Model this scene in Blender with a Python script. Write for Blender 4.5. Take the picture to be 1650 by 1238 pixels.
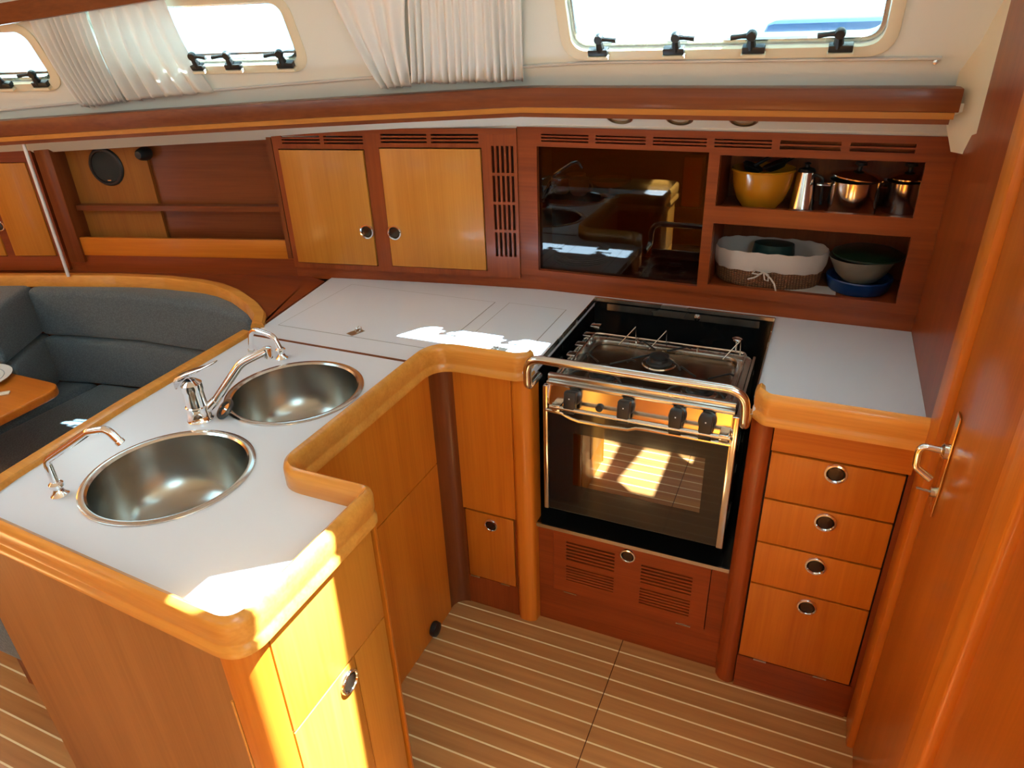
import bpy, bmesh, math, random
from mathutils import Matrix, Vector
random.seed(4)
R = math.radians
C = bpy.context.scene.collection
for o in list(bpy.data.objects): bpy.data.objects.remove(o)

# ---------------------------------------------------------------- camera
cam_d = bpy.data.cameras.new('camera'); cam = bpy.data.objects.new('camera', cam_d); C.objects.link(cam)
yaw, pit, rol, FPX = -0.425583933, 0.481480192, -0.0378573538, 1127.836
f = Vector((math.sin(yaw)*math.cos(pit), math.cos(yaw)*math.cos(pit), -math.sin(pit)))
r0 = Vector((math.cos(yaw), -math.sin(yaw), 0)); u0 = r0.cross(f)
r = r0*math.cos(rol)+u0*math.sin(rol); u = -r0*math.sin(rol)+u0*math.cos(rol)
m = Matrix.Identity(4)
for i in range(3): m[i][0] = r[i]; m[i][1] = u[i]; m[i][2] = -f[i]
m[0][3], m[1][3], m[2][3] = 0, 0, 1.65
cam.matrix_world = m
cam_d.sensor_width = 36; cam_d.lens = 36*FPX/1650; cam_d.clip_start = .02
bpy.context.scene.camera = cam

# ---------------------------------------------------------------- world, sun, exposure
w = bpy.data.worlds.new('sky'); bpy.context.scene.world = w; w.use_nodes = True
bg = w.node_tree.nodes['Background']; bg.inputs[0].default_value = (.50, .85, 1, 1); bg.inputs[1].default_value = 3.7
sd = bpy.data.lights.new('sun', 'SUN'); sd.energy = 120; sd.angle = R(.6); sd.color = (.74, .94, 1)
sun = bpy.data.objects.new('sun', sd); C.objects.link(sun); sun.location = (2, 2, 4)
sun.rotation_euler = Vector((-.358, -.29, -.74)).to_track_quat('-Z', 'Y').to_euler()
sc = bpy.context.scene
sc.view_settings.view_transform = 'Standard'; sc.view_settings.look = 'None'
sc.view_settings.exposure = -0.33; sc.view_settings.gamma = 1; sc.view_settings.use_curve_mapping = False
def area(name, loc, to, sx, sy, e, col=(1, 1, 1)):
    d = bpy.data.lights.new(name, 'AREA'); d.shape = 'RECTANGLE'; d.size = sx; d.size_y = sy; d.energy = e; d.color = col
    o = bpy.data.objects.new(name, d); C.objects.link(o); o.location = loc
    o.rotation_euler = (Vector(to)-Vector(loc)).to_track_quat('-Z', 'Y').to_euler(); return o
area('companionway_daylight', (.55, -.55, 1.98), (-.7, .8, .6), .8, .7, 15, (.52, .86, 1))
area('saloon_hatch_daylight', (-2.0, .35, 1.84), (-2.0, .75, 0), .6, .6, 5, (.52, .86, 1))

# ---------------------------------------------------------------- materials
def nmat(name):
    mt = bpy.data.materials.new(name); mt.use_nodes = True
    return mt, mt.node_tree, mt.node_tree.nodes['Principled BSDF']
def plain(name, col, rough=.5, metal=0, coat=0, spec=.5, bump=0, bscale=200):
    mt, nt, b = nmat(name)
    b.inputs['Base Color'].default_value = (*col, 1); b.inputs['Roughness'].default_value = rough
    b.inputs['Metallic'].default_value = metal; b.inputs['Coat Weight'].default_value = coat
    b.inputs['Specular IOR Level'].default_value = spec
    n = nt.nodes.new('ShaderNodeTexNoise'); n.inputs['Scale'].default_value = bscale
    tc = nt.nodes.new('ShaderNodeTexCoord'); nt.links.new(tc.outputs['Object'], n.inputs['Vector'])
    if bump:
        bp = nt.nodes.new('ShaderNodeBump'); bp.inputs['Strength'].default_value = bump; bp.inputs['Distance'].default_value = .002
        nt.links.new(n.outputs['Fac'], bp.inputs['Height']); nt.links.new(bp.outputs[0], b.inputs['Normal'])
    else:
        mr = nt.nodes.new('ShaderNodeMapRange'); mr.inputs['To Min'].default_value = max(0, rough-.03); mr.inputs['To Max'].default_value = rough+.03
        n.inputs['Scale'].default_value = 12
        nt.links.new(n.outputs['Fac'], mr.inputs['Value']); nt.links.new(mr.outputs[0], b.inputs['Roughness'])
    return mt
def wood(name, c1, c2, axis='z', rough=.36, coat=.12, fine=1.0, bands=True):
    """grain runs along axis; c1 light, c2 dark"""
    mt, nt, b = nmat(name); L = nt.links
    tc = nt.nodes.new('ShaderNodeTexCoord'); oi = nt.nodes.new('ShaderNodeObjectInfo')
    ad = nt.nodes.new('ShaderNodeVectorMath'); ad.operation = 'MULTIPLY_ADD'
    cmb = nt.nodes.new('ShaderNodeCombineXYZ'); 
    for i in range(3): L.new(oi.outputs['Random'], cmb.inputs[i])
    ad.inputs[1].default_value = (7, 5, 3); L.new(cmb.outputs[0], ad.inputs[0]); L.new(tc.outputs['Object'], ad.inputs[2])
    mp = nt.nodes.new('ShaderNodeMapping'); s = [34*fine, 34*fine, 34*fine]; s['xyz'.index(axis)] = 1.6
    mp.inputs['Scale'].default_value = s; L.new(ad.outputs[0], mp.inputs[0])
    n1 = nt.nodes.new('ShaderNodeTexNoise'); n1.inputs['Scale'].default_value = 1; n1.inputs['Detail'].default_value = 5; n1.inputs['Distortion'].default_value = .6
    L.new(mp.outputs[0], n1.inputs['Vector'])
    mp2 = nt.nodes.new('ShaderNodeMapping'); s2 = [170*fine]*3; s2['xyz'.index(axis)] = 5
    mp2.inputs['Scale'].default_value = s2; L.new(ad.outputs[0], mp2.inputs[0])
    n2 = nt.nodes.new('ShaderNodeTexNoise'); n2.inputs['Scale'].default_value = 1; n2.inputs['Detail'].default_value = 3; L.new(mp2.outputs[0], n2.inputs['Vector'])
    mp3 = nt.nodes.new('ShaderNodeMapping'); s3 = [9]*3; s3['xyz'.index(axis)] = .5
    mp3.inputs['Scale'].default_value = s3; L.new(ad.outputs[0], mp3.inputs[0])
    n3 = nt.nodes.new('ShaderNodeTexNoise'); n3.inputs['Scale'].default_value = 1; L.new(mp3.outputs[0], n3.inputs['Vector'])
    a1 = nt.nodes.new('ShaderNodeMath'); a1.operation = 'MULTIPLY_ADD'; a1.inputs[1].default_value = .45; L.new(n2.outputs['Fac'], a1.inputs[0])
    a0 = nt.nodes.new('ShaderNodeMath'); a0.operation = 'MULTIPLY'; a0.inputs[1].default_value = .55; L.new(n1.outputs['Fac'], a0.inputs[0]); L.new(a0.outputs[0], a1.inputs[2])
    a2 = nt.nodes.new('ShaderNodeMath'); a2.operation = 'MULTIPLY_ADD'; a2.inputs[1].default_value = .6; L.new(n3.outputs['Fac'], a2.inputs[0]); L.new(a1.outputs[0], a2.inputs[2])
    rp = nt.nodes.new('ShaderNodeValToRGB'); rp.color_ramp.elements[0].position = .52; rp.color_ramp.elements[1].position = 1.02
    rp.color_ramp.elements[0].color = (*c2, 1); rp.color_ramp.elements[1].color = (*c1, 1)
    L.new(a2.outputs[0], rp.inputs[0])
    hsv = nt.nodes.new('ShaderNodeHueSaturation'); mr = nt.nodes.new('ShaderNodeMapRange'); mr.inputs['To Min'].default_value = .93; mr.inputs['To Max'].default_value = 1.07
    L.new(oi.outputs['Random'], mr.inputs['Value']); L.new(mr.outputs[0], hsv.inputs['Value']); L.new(rp.outputs[0], hsv.inputs['Color'])
    L.new(hsv.outputs[0], b.inputs['Base Color'])
    b.inputs['Roughness'].default_value = rough; b.inputs['Coat Weight'].default_value = coat; b.inputs['Coat Roughness'].default_value = .12; b.inputs['Specular IOR Level'].default_value = .32
    bp = nt.nodes.new('ShaderNodeBump'); bp.inputs['Strength'].default_value = .05; bp.inputs['Distance'].default_value = .001
    L.new(n2.outputs['Fac'], bp.inputs['Height']); L.new(bp.outputs[0], b.inputs['Normal'])
    return mt
TEAK1, TEAK2 = (.61, .185, .016), (.45, .110, .007)
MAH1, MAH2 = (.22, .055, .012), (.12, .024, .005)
teak_z = wood('teak_vertical_grain', TEAK1, TEAK2, 'z')
teak_x = wood('teak_lengthwise_grain', TEAK1, TEAK2, 'x')
teak_y = wood('teak_crosswise_grain', TEAK1, TEAK2, 'y')
door_w = wood('teak_door_veneer', (.56, .21, .026), (.44, .14, .012), 'z', rough=.40, coat=.15)
mid_x = wood('mahogany_frame_lengthwise', (.29, .056, .009), (.17, .026, .004), 'x')
mid_z = wood('mahogany_frame_vertical', (.29, .056, .009), (.17, .026, .004), 'z')
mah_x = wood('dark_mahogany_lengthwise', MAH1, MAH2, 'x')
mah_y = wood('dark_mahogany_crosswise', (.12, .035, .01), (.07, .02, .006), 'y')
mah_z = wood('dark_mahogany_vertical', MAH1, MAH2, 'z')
rim_w = wood('varnished_rim_wood', (.74, .33, .062), (.54, .19, .026), 'x', rough=.30, coat=.25)
laminate = plain('white_laminate', (.76, .80, .89), .20, spec=.4)
pale_niche = wood('teak_vertical_dull', (.36, .13, .02), (.25, .075, .009), 'z', rough=.5, coat=0)
door_pan = wood('varnished_door_panel', (.50, .135, .014), (.34, .08, .008), 'z', rough=.3, coat=.25)
near_w = wood('teak_haze_dulled', (.42, .175, .045), (.30, .110, .022), 'z', rough=.42, coat=.08)  # haze over the near panel is put into this duller wood colour
stripe_w = wood('pale_stripe_wood', (.56, .22, .035), (.42, .14, .018), 'x')
lining = plain('cream_headliner', (.80, .825, .75), .55)
cream = plain('cream_moulding', (.80, .72, .52), .4)
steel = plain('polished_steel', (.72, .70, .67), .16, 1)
brushed = plain('brushed_steel', (.60, .58, .54), .27, 1)
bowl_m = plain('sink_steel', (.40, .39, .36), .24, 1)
chrome = plain('chrome', (.86, .86, .88), .07, 1)
black = plain('black_plastic', (.012, .012, .012), .4)
blackg = plain('black_enamel', (.008, .008, .008), .12, coat=.5)
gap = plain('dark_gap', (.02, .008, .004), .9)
fabricm = None
def fabric(name, c1, c2, sc=260):
    mt, nt, b = nmat(name); L = nt.links
    tc = nt.nodes.new('ShaderNodeTexCoord'); v = nt.nodes.new('ShaderNodeTexVoronoi'); v.inputs['Scale'].default_value = sc
    L.new(tc.outputs['Object'], v.inputs['Vector'])
    rp = nt.nodes.new('ShaderNodeValToRGB'); rp.color_ramp.elements[0].position = .1; rp.color_ramp.elements[1].position = .6
    rp.color_ramp.elements[0].color = (*c1, 1); rp.color_ramp.elements[1].color = (*c2, 1)
    L.new(v.outputs['Distance'], rp.inputs[0]); L.new(rp.outputs[0], b.inputs['Base Color'])
    b.inputs['Roughness'].default_value = .9; b.inputs['Sheen Weight'].default_value = .2
    bp = nt.nodes.new('ShaderNodeBump'); bp.inputs['Strength'].default_value = .4; bp.inputs['Distance'].default_value = .002
    L.new(v.outputs['Distance'], bp.inputs['Height']); L.new(bp.outputs[0], b.inputs['Normal'])
    return mt
blue = fabric('blue_grey_upholstery', (.115, .150, .165), (.070, .092, .105), 190)
def curtain_mat(tr=.30):
    mt = bpy.data.materials.new('white_curtain_cloth'); mt.use_nodes = True; nt = mt.node_tree; nt.nodes.clear()
    o = nt.nodes.new('ShaderNodeOutputMaterial'); mx = nt.nodes.new('ShaderNodeMixShader'); d = nt.nodes.new('ShaderNodeBsdfDiffuse'); t = nt.nodes.new('ShaderNodeBsdfTranslucent')
    n = nt.nodes.new('ShaderNodeTexNoise'); n.inputs['Scale'].default_value = 400
    rp = nt.nodes.new('ShaderNodeValToRGB'); rp.color_ramp.elements[0].color = (.90, .88, .83, 1); rp.color_ramp.elements[1].color = (.96, .95, .91, 1)
    nt.links.new(n.outputs['Fac'], rp.inputs[0]); nt.links.new(rp.outputs[0], d.inputs[0]); nt.links.new(rp.outputs[0], t.inputs[0])
    mx.inputs[0].default_value = tr; nt.links.new(d.outputs[0], mx.inputs[1]); nt.links.new(t.outputs[0], mx.inputs[2]); nt.links.new(mx.outputs[0], o.inputs[0])
    return mt
curtain_m = curtain_mat(); curtain_d = curtain_mat(.08)
def glassy(name, tint, refl=.08, ior=1.5):
    mt = bpy.data.materials.new(name); mt.use_nodes = True; nt = mt.node_tree; nt.nodes.clear()
    o = nt.nodes.new('ShaderNodeOutputMaterial'); mx = nt.nodes.new('ShaderNodeMixShader'); t = nt.nodes.new('ShaderNodeBsdfTransparent'); g = nt.nodes.new('ShaderNodeBsdfGlossy')
    fr = nt.nodes.new('ShaderNodeFresnel'); fr.inputs[0].default_value = ior
    t.inputs[0].default_value = (*tint, 1); g.inputs['Roughness'].default_value = .015
    ge = nt.nodes.new('ShaderNodeNewGeometry'); iv = nt.nodes.new('ShaderNodeMath'); iv.operation = 'SUBTRACT'; iv.inputs[0].default_value = 1
    mu = nt.nodes.new('ShaderNodeMath'); mu.operation = 'MULTIPLY'; nt.links.new(ge.outputs['Backfacing'], iv.inputs[1]); nt.links.new(iv.outputs[0], mu.inputs[0]); nt.links.new(fr.outputs[0], mu.inputs[1])
    nt.links.new(mu.outputs[0], mx.inputs[0]); nt.links.new(t.outputs[0], mx.inputs[1]); nt.links.new(g.outputs[0], mx.inputs[2]); nt.links.new(mx.outputs[0], o.inputs[0])
    return mt
pane_m = glassy('window_acrylic', (.93, .97, 1))
smoke_m = glassy('smoked_glass', (.50, .30, .20), ior=1.6)
oven_m = glassy('oven_glass', (.12, .085, .05), ior=3.2)
def floor_mat():
    mt, nt, b = nmat('teak_and_holly_sole'); L = nt.links
    tc = nt.nodes.new('ShaderNodeTexCoord'); sp = nt.nodes.new('ShaderNodeSeparateXYZ'); L.new(tc.outputs['Object'], sp.inputs[0])
    def M(op, a, b_=None, c=None):
        n = nt.nodes.new('ShaderNodeMath'); n.operation = op
        for i, v in enumerate((a, b_, c)):
            if v is None: continue
            if isinstance(v, (int, float)): n.inputs[i].default_value = v
            else: L.new(v, n.inputs[i])
        return n.outputs[0]
    y = sp.outputs['Y']; P = .0515
    q = M('DIVIDE', M('SUBTRACT', y, 1.484-.0018), P)
    fr = M('FRACT', M('ADD', q, 100)); stripe = M('LESS_THAN', fr, .095)
    pid = M('FLOOR', q)
    # plank tone
    wn = nt.nodes.new('ShaderNodeTexWhiteNoise'); wn.noise_dimensions = '1D'; L.new(pid, wn.inputs['W'])
    mp = nt.nodes.new('ShaderNodeMapping'); mp.inputs['Scale'].default_value = (2.2, 45, 1); L.new(tc.outputs['Object'], mp.inputs[0])
    n = nt.nodes.new('ShaderNodeTexNoise'); n.inputs['Scale'].default_value = 1; n.inputs['Detail'].default_value = 5; L.new(mp.outputs[0], n.inputs['Vector'])
    t = M('ADD', M('MULTIPLY', n.outputs['Fac'], .9), M('MULTIPLY', wn.outputs[0], .25))
    rp = nt.nodes.new('ShaderNodeValToRGB'); rp.color_ramp.elements[0].position = .25; rp.color_ramp.elements[1].position = .9
    rp.color_ramp.elements[0].color = (.36, .150, .045, 1); rp.color_ramp.elements[1].color = (.62, .30, .10, 1); L.new(t, rp.inputs[0])
    mx = nt.nodes.new('ShaderNodeMix'); mx.data_type = 'RGBA'; mx.inputs['B'].default_value = (.92, .76, .46, 1)
    L.new(stripe, mx.inputs['Factor']); L.new(rp.outputs[0], mx.inputs['A']); L.new(mx.outputs['Result'], b.inputs['Base Color'])
    b.inputs['Roughness'].default_value = .33; b.inputs['Coat Weight'].default_value = .2
    return mt
sole_m = floor_mat()

# ---------------------------------------------------------------- mesh helpers
CUR = [Matrix.Identity(4)]       # frame in which shapes are drawn
XF = {}                          # object name -> world matrix of parents
class frame:
    def __init__(s, m): s.m = m
    def __enter__(s): CUR.append(s.m)
    def __exit__(s, *a): CUR.pop()
def obj(name, bm, mat, parent=None, smooth=False, bevel=0, seg=2, ang=35):
    bmesh.ops.recalc_face_normals(bm, faces=bm.faces)
    bm.transform(CUR[-1])
    W = XF.get(parent.name) if parent else None
    if W is not None: bm.transform(W.inverted())
    org = None
    if parent is None:       # origin at the base centre of the thing
        vs = [v.co for v in bm.verts]
        org = Vector(((min(v.x for v in vs)+max(v.x for v in vs))/2, (min(v.y for v in vs)+max(v.y for v in vs))/2, min(v.z for v in vs)))
    me = bpy.data.meshes.new(name)
    if bevel:
        es = [e for e in bm.edges if len(e.link_faces) == 2 and e.calc_face_angle(0) > R(40)]
        bmesh.ops.bevel(bm, geom=es, offset=bevel, segments=seg, affect='EDGES', profile=.5)
    if org: bmesh.ops.translate(bm, verts=bm.verts, vec=-org)
    bm.to_mesh(me); bm.free()
    if smooth or bevel:
        for p in me.polygons: p.use_smooth = True
        me.set_sharp_from_angle(angle=R(ang))
    me.materials.append(mat)
    o = bpy.data.objects.new(name, me); C.objects.link(o)
    if org: o.location = org; XF[o.name] = Matrix.Translation(org)
    if parent: o.parent = parent; XF[o.name] = W
    return o
def tag(o, label=None, cat=None, group=None, kind=None):
    if label: o['label'] = label
    if cat: o['category'] = cat
    if group: o['group'] = group
    if kind: o['kind'] = kind
    return o
def thing(name, label, cat, loc, group=None, rot=None):
    o = bpy.data.objects.new(name, None); C.objects.link(o); o.empty_display_size = .05
    mm = CUR[-1] @ Matrix.Translation(loc)
    o.matrix_world = mm; XF[o.name] = mm.copy()
    return tag(o, label, cat, group)
def st(o): o['kind'] = 'structure'; return o
def bx(bm, x0, x1, y0, y1, z0, z1):
    g = bmesh.ops.create_cube(bm, size=1)['verts']
    bmesh.ops.scale(bm, vec=(abs(x1-x0), abs(y1-y0), abs(z1-z0)), verts=g)
    bmesh.ops.translate(bm, vec=((x0+x1)/2, (y0+y1)/2, (z0+z1)/2), verts=g); return g
def box(name, a, mat, parent=None, bevel=0, seg=2):
    bm = bmesh.new(); bx(bm, *a); return obj(name, bm, mat, parent, bevel=bevel, seg=seg)
def prism(bm, pts, z0, z1):
    a = [bm.verts.new((x, y, z0)) for x, y in pts]; b = [bm.verts.new((x, y, z1)) for x, y in pts]
    n = len(pts); bm.faces.new(a[::-1]); bm.faces.new(b)
    for i in range(n): bm.faces.new((a[i], a[(i+1) % n], b[(i+1) % n], b[i]))
def vprism(bm, pts, y0, y1):
    a = [bm.verts.new((x, y0, z)) for x, z in pts]; b = [bm.verts.new((x, y1, z)) for x, z in pts]
    n = len(pts); bm.faces.new(a[::-1]); bm.faces.new(b)
    for i in range(n): bm.faces.new((a[i], a[(i+1) % n], b[(i+1) % n], b[i]))
def lathe(bm, prof, seg=32, M=None, closed=False):
    """prof (r,z) spun about z"""
    M = M or Matrix.Identity(4); rings = []
    for rr, z in prof:
        if rr < 1e-6: rings.append([bm.verts.new(M @ Vector((0, 0, z)))])
        else: rings.append([bm.verts.new(M @ Vector((rr*math.cos(2*math.pi*k/seg), rr*math.sin(2*math.pi*k/seg), z))) for k in range(seg)])
    for a, b in zip(rings, rings[1:]):
        for k in range(seg):
            k2 = (k+1) % seg
            if len(a) == 1 and len(b) == 1: continue
            if len(a) == 1: bm.faces.new((a[0], b[k2], b[k]))
            elif len(b) == 1: bm.faces.new((a[k], a[k2], b[0]))
            else: bm.faces.new((a[k], a[k2], b[k2], b[k]))
def toM(loc, axis='z'):
    """z axis of the lathe pointed at axis"""
    q = Vector({'z': (0, 0, 1), '-y': (0, -1, 0), 'y': (0, 1, 0), '-x': (-1, 0, 0), 'x': (1, 0, 0)}.get(axis, axis) if isinstance(axis, str) else axis).to_track_quat('Z', 'Y')
    return Matrix.Translation(loc) @ q.to_matrix().to_4x4()
def tube(bm, pts, rad, seg=12, caps=True, closed=False):
    pts = [Vector(p) for p in pts]; n = len(pts); rings = []; rad = rad if isinstance(rad, (list, tuple)) else [rad]*n
    up = None
    for i, p in enumerate(pts):
        a = pts[(i-1) % n] if (i or closed) else p; b = pts[(i+1) % n] if (i < n-1 or closed) else p
        t = (b-a).normalized()
        if up is None: up = t.orthogonal().normalized()
        up = (up-t*up.dot(t)).normalized(); s = t.cross(up)
        rings.append([bm.verts.new(p+(up*math.cos(2*math.pi*k/seg)+s*math.sin(2*math.pi*k/seg))*rad[i]) for k in range(seg)])
    rr = list(zip(rings, rings[1:]))+([(rings[-1], rings[0])] if closed else [])
    for a, b in rr:
        for k in range(seg): bm.faces.new((a[k], a[(k+1) % seg], b[(k+1) % seg], b[k]))
    if caps and not closed: bm.faces.new(rings[0][::-1]); bm.faces.new(rings[-1])
def fillet(pts, rads, n=8, closed=False):
    """round the corners of a 2-D / 3-D polyline"""
    P = [Vector(p) for p in pts]; out = []; N = len(P)
    for i, p in enumerate(P):
        rd = rads if isinstance(rads, (int, float)) else rads[i]
        if (not closed and i in (0, N-1)) or rd <= 0: out.append(p); continue
        a = (P[i-1]-p); b = (P[(i+1) % N]-p); la, lb = a.length, b.length; a.normalize(); b.normalize()
        th = a.angle(b); d = min(rd/math.tan(th/2), la*.49, lb*.49); p0 = p+a*d; p2 = p+b*d
        for k in range(n+1):
            t = k/n; out.append(p0*(1-t)**2+p*2*t*(1-t)*.85+p*0+p2*t*t + p*(.15*2*t*(1-t)))
    return out
def sweep(bm, path, prof, closed=False, capped=True):
    """2-D path; prof closed list of (n,z): n to the left-hand normal"""
    P = [Vector(p[:2]) for p in path]; n = len(P); rings = []
    for i, p in enumerate(P):
        a = P[i-1] if (i or closed) else None; b = P[(i+1) % n] if (i < n-1 or closed) else None
        t1 = (p-a).normalized() if a is not None else None; t2 = (b-p).normalized() if b is not None else None
        if t1 is None: nn = Vector((-t2.y, t2.x))
        elif t2 is None: nn = Vector((-t1.y, t1.x))
        else:
            n1 = Vector((-t1.y, t1.x)); n2 = Vector((-t2.y, t2.x)); nn = (n1+n2).normalized(); nn /= max(.5, nn.dot(n1))
        rings.append([bm.verts.new((p.x+nn.x*q, p.y+nn.y*q, z)) for q, z in prof])
    k = len(prof)
    rr = list(zip(rings, rings[1:]))+([(rings[-1], rings[0])] if closed else [])
    for a, b in rr:
        for j in range(k): bm.faces.new((a[j], a[(j+1) % k], b[(j+1) % k], b[j]))
    if capped and not closed: bm.faces.new(rings[0][::-1]); bm.faces.new(rings[-1])
def rrect(x0, x1, z0, z1, rd, n=6):
    return [(p.x, p.y) for p in fillet([(x0, z0), (x1, z0), (x1, z1), (x0, z1)], rd, n, True)]
def ringprism(bm, outer, inner, y0, y1):
    n = len(outer); V = [[bm.verts.new((x, y, z)) for x, z in q] for q in (outer, inner) for y in (y0, y1)]
    o0, o1, i0, i1 = V
    for k in range(n):
        j = (k+1) % n
        bm.faces.new((o0[k], o0[j], o1[j], o1[k])); bm.faces.new((i0[j], i0[k], i1[k], i1[j]))
        bm.faces.new((o0[j], o0[k], i0[k], i0[j])); bm.faces.new((o1[k], o1[j], i1[j], i1[k]))
def gridpanel(bm, x0, x1, z0, z1, holes, y0, y1):
    xs = sorted({round(v, 5) for v in [x0, x1]+[h[0] for h in holes]+[h[1] for h in holes]})
    zs = sorted({round(v, 5) for v in [z0, z1]+[h[2] for h in holes]+[h[3] for h in holes]})
    hole = lambda a, b: any(h[0]-1e-6 < a < h[1]+1e-6 and h[2]-1e-6 < b < h[3]+1e-6 for h in holes)
    solid = [[not hole((xs[i]+xs[i+1])/2, (zs[j]+zs[j+1])/2) for j in range(len(zs)-1)] for i in range(len(xs)-1)]
    V = {}
    def v(i, j, k):
        if (i, j, k) not in V: V[i, j, k] = bm.verts.new((xs[i], (y0, y1)[k], zs[j]))
        return V[i, j, k]
    S = lambda i, j: 0 <= i < len(xs)-1 and 0 <= j < len(zs)-1 and solid[i][j]
    for i in range(len(xs)-1):
        for j in range(len(zs)-1):
            if not solid[i][j]: continue
            bm.faces.new((v(i, j, 0), v(i+1, j, 0), v(i+1, j+1, 0), v(i, j+1, 0)))
            bm.faces.new((v(i, j, 1), v(i, j+1, 1), v(i+1, j+1, 1), v(i+1, j, 1)))
            if not S(i-1, j): bm.faces.new((v(i, j, 0), v(i, j+1, 0), v(i, j+1, 1), v(i, j, 1)))
            if not S(i+1, j): bm.faces.new((v(i+1, j, 0), v(i+1, j, 1), v(i+1, j+1, 1), v(i+1, j+1, 0)))
            if not S(i, j-1): bm.faces.new((v(i, j, 0), v(i, j, 1), v(i+1, j, 1), v(i+1, j, 0)))
            if not S(i, j+1): bm.faces.new((v(i, j+1, 0), v(i+1, j+1, 0), v(i+1, j+1, 1), v(i, j+1, 1)))
def panel(name, x0, x1, z0, z1, holes, y0, y1, mat, parent=None):
    bm = bmesh.new(); gridpanel(bm, x0, x1, z0, z1, holes, y0, y1); return obj(name, bm, mat, parent)
def slots(x0, x1, z0, z1, nx, nz, gx=.012, gz=.005):
    """nx*nz slots inside the rectangle"""
    wx = (x1-x0-gx*(nx-1))/nx; wz = (z1-z0-gz*(nz-1))/nz
    return [(x0+i*(wx+gx), x0+i*(wx+gx)+wx, z0+j*(wz+gz), z0+j*(wz+gz)+wz) for i in range(nx) for j in range(nz)]
def knob(parent, M, name='latch_knob', s=1.0):
    s *= 1.2
    """round flush push latch: chrome ring with dark centre button"""
    bm = bmesh.new(); lathe(bm, [(.021*s, 0), (.021*s, .002), (.0195*s, .005), (.0165*s, .0055), (.015*s, .003), (.015*s, 0)], 28, M)
    k = obj(name, bm, chrome, parent, smooth=True)
    bm = bmesh.new(); lathe(bm, [(0.015*s, .001), (.013*s, .0035), (.006*s, .0045), (0, .0045)], 24, M)
    b = obj('button', bm, knobdark, k, smooth=True); return k
knobdark = plain('bronze_button', (.07, .045, .03), .18, .8)
def cut(o, bm):
    me = bpy.data.meshes.new('cutter'); bmesh.ops.recalc_face_normals(bm, faces=bm.faces); bm.to_mesh(me); bm.free()
    c = bpy.data.objects.new('cutter', me); C.objects.link(c)
    md = o.modifiers.new('b', 'BOOLEAN'); md.object = c; md.operation = 'DIFFERENCE'; md.solver = 'EXACT'
    bpy.context.view_layer.update(); dg = bpy.context.evaluated_depsgraph_get()
    new = bpy.data.meshes.new_from_object(o.evaluated_get(dg)); o.modifiers.clear(); old = o.data; o.data = new; new.name = old.name
    bpy.data.objects.remove(c); return o
def Yw(x):
    d = max(0, -.8-x); return 2.02-.12*d-.05*d*d
def Ts(x):
    d = max(0, -.8-x); return .12+.10*d            # slope dY/dx (x rising -> y rising)
def S(x): return -.043*max(0, -.8-x)
def wallframe(xa, xb, off=0):
    """frame with x running along the chord of the hull side from xa to xb; local x equals distance from xa"""
    a = Vector((xa, Yw(xa)-off, 0)); b = Vector((xb, Yw(xb)-off, 0)); t = (b-a).normalized()
    mm = Matrix.Identity(4); mm[0][0], mm[1][0] = t.x, t.y; mm[0][1], mm[1][1] = -t.y, t.x; mm.translation = a
    return mm, (b-a).length
def Ylin(x, z): return Yw(x)-.05-.5*(z-1.45)      # inner face of the leaning cabin side

# ================================================================ SETTING
FL = st(box('floor', (-3.6, 1.3, -1.6, 2.3, -.03, 0), sole_m))
FL.data.transform(Matrix.Translation(FL.location)); FL.location = (0, 0, 0); XF[FL.name] = Matrix.Identity(4)
# dark joint between the two sole boards of the galley
box('joint', (-.3405, -.338, .2, 1.484, 0, .0005), mah_y, FL)

# leaning cabin side with window cut-outs
def lin_grid(x0, x1, z0, z1, y_in, th, nx=48, nz=6):
    bm = bmesh.new(); V = {}
    for i in range(nx+1):
        for j in range(nz+1):
            x = x0+(x1-x0)*i/nx; z = z0+(z1-z0)*j/nz; y = y_in(x, z)
            V[i, j, 0] = bm.verts.new((x, y, z)); V[i, j, 1] = bm.verts.new((x, y+th, z))
    for i in range(nx):
        for j in range(nz):
            bm.faces.new((V[i, j, 0], V[i+1, j, 0], V[i+1, j+1, 0], V[i, j+1, 0])); bm.faces.new((V[i, j, 1], V[i, j+1, 1], V[i+1, j+1, 1], V[i+1, j, 1]))
    for j in range(nz):
        for i in (0, nx): bm.faces.new((V[i, j, 0], V[i, j+1, 0], V[i, j+1, 1], V[i, j, 1]))
    for i in range(nx):
        for j in (0, nz): bm.faces.new((V[i, j, 0], V[i, j, 1], V[i+1, j, 1], V[i+1, j, 0]))
    return bm
wb = st(obj('wall_back', lin_grid(-3.3, .30, 1.36, 1.86, Ylin, .07), lining, smooth=True))
def winframe(xc, z):
    t = Vector((1, Ts(xc) if xc < -.8 else 0, 0)).normalized(); up = Vector((0, -.5, 1)).normalized(); up = (up-t*up.dot(t)).normalized()
    n = up.cross(t); n = n if n.y > 0 else -n
    mm = Matrix.Identity(4)
    for i in range(3): mm[i][0], mm[i][1], mm[i][2] = t[i], n[i], up[i]
    mm.translation = Vector((xc, Ylin(xc, z), z)); return mm
WIN = [(-.293, .362, 1.572, .178), (-1.770, .315, 1.557, .175), (-2.53, .24, 1.520, .165)]   # centre x, half width, bottom z, height along the lean
for i, (xc, hw, zb, h) in enumerate(WIN):
    M_ = winframe(xc, zb)
    bm = bmesh.new(); vprism(bm, rrect(-hw, hw, 0, h, .045), -.12, .14); bm.transform(M_)
    bm.transform(Matrix.Translation(wb.location).inverted() @ Matrix.Identity(4)) if False else None
    c = bm; cut(wb, c)
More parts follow.
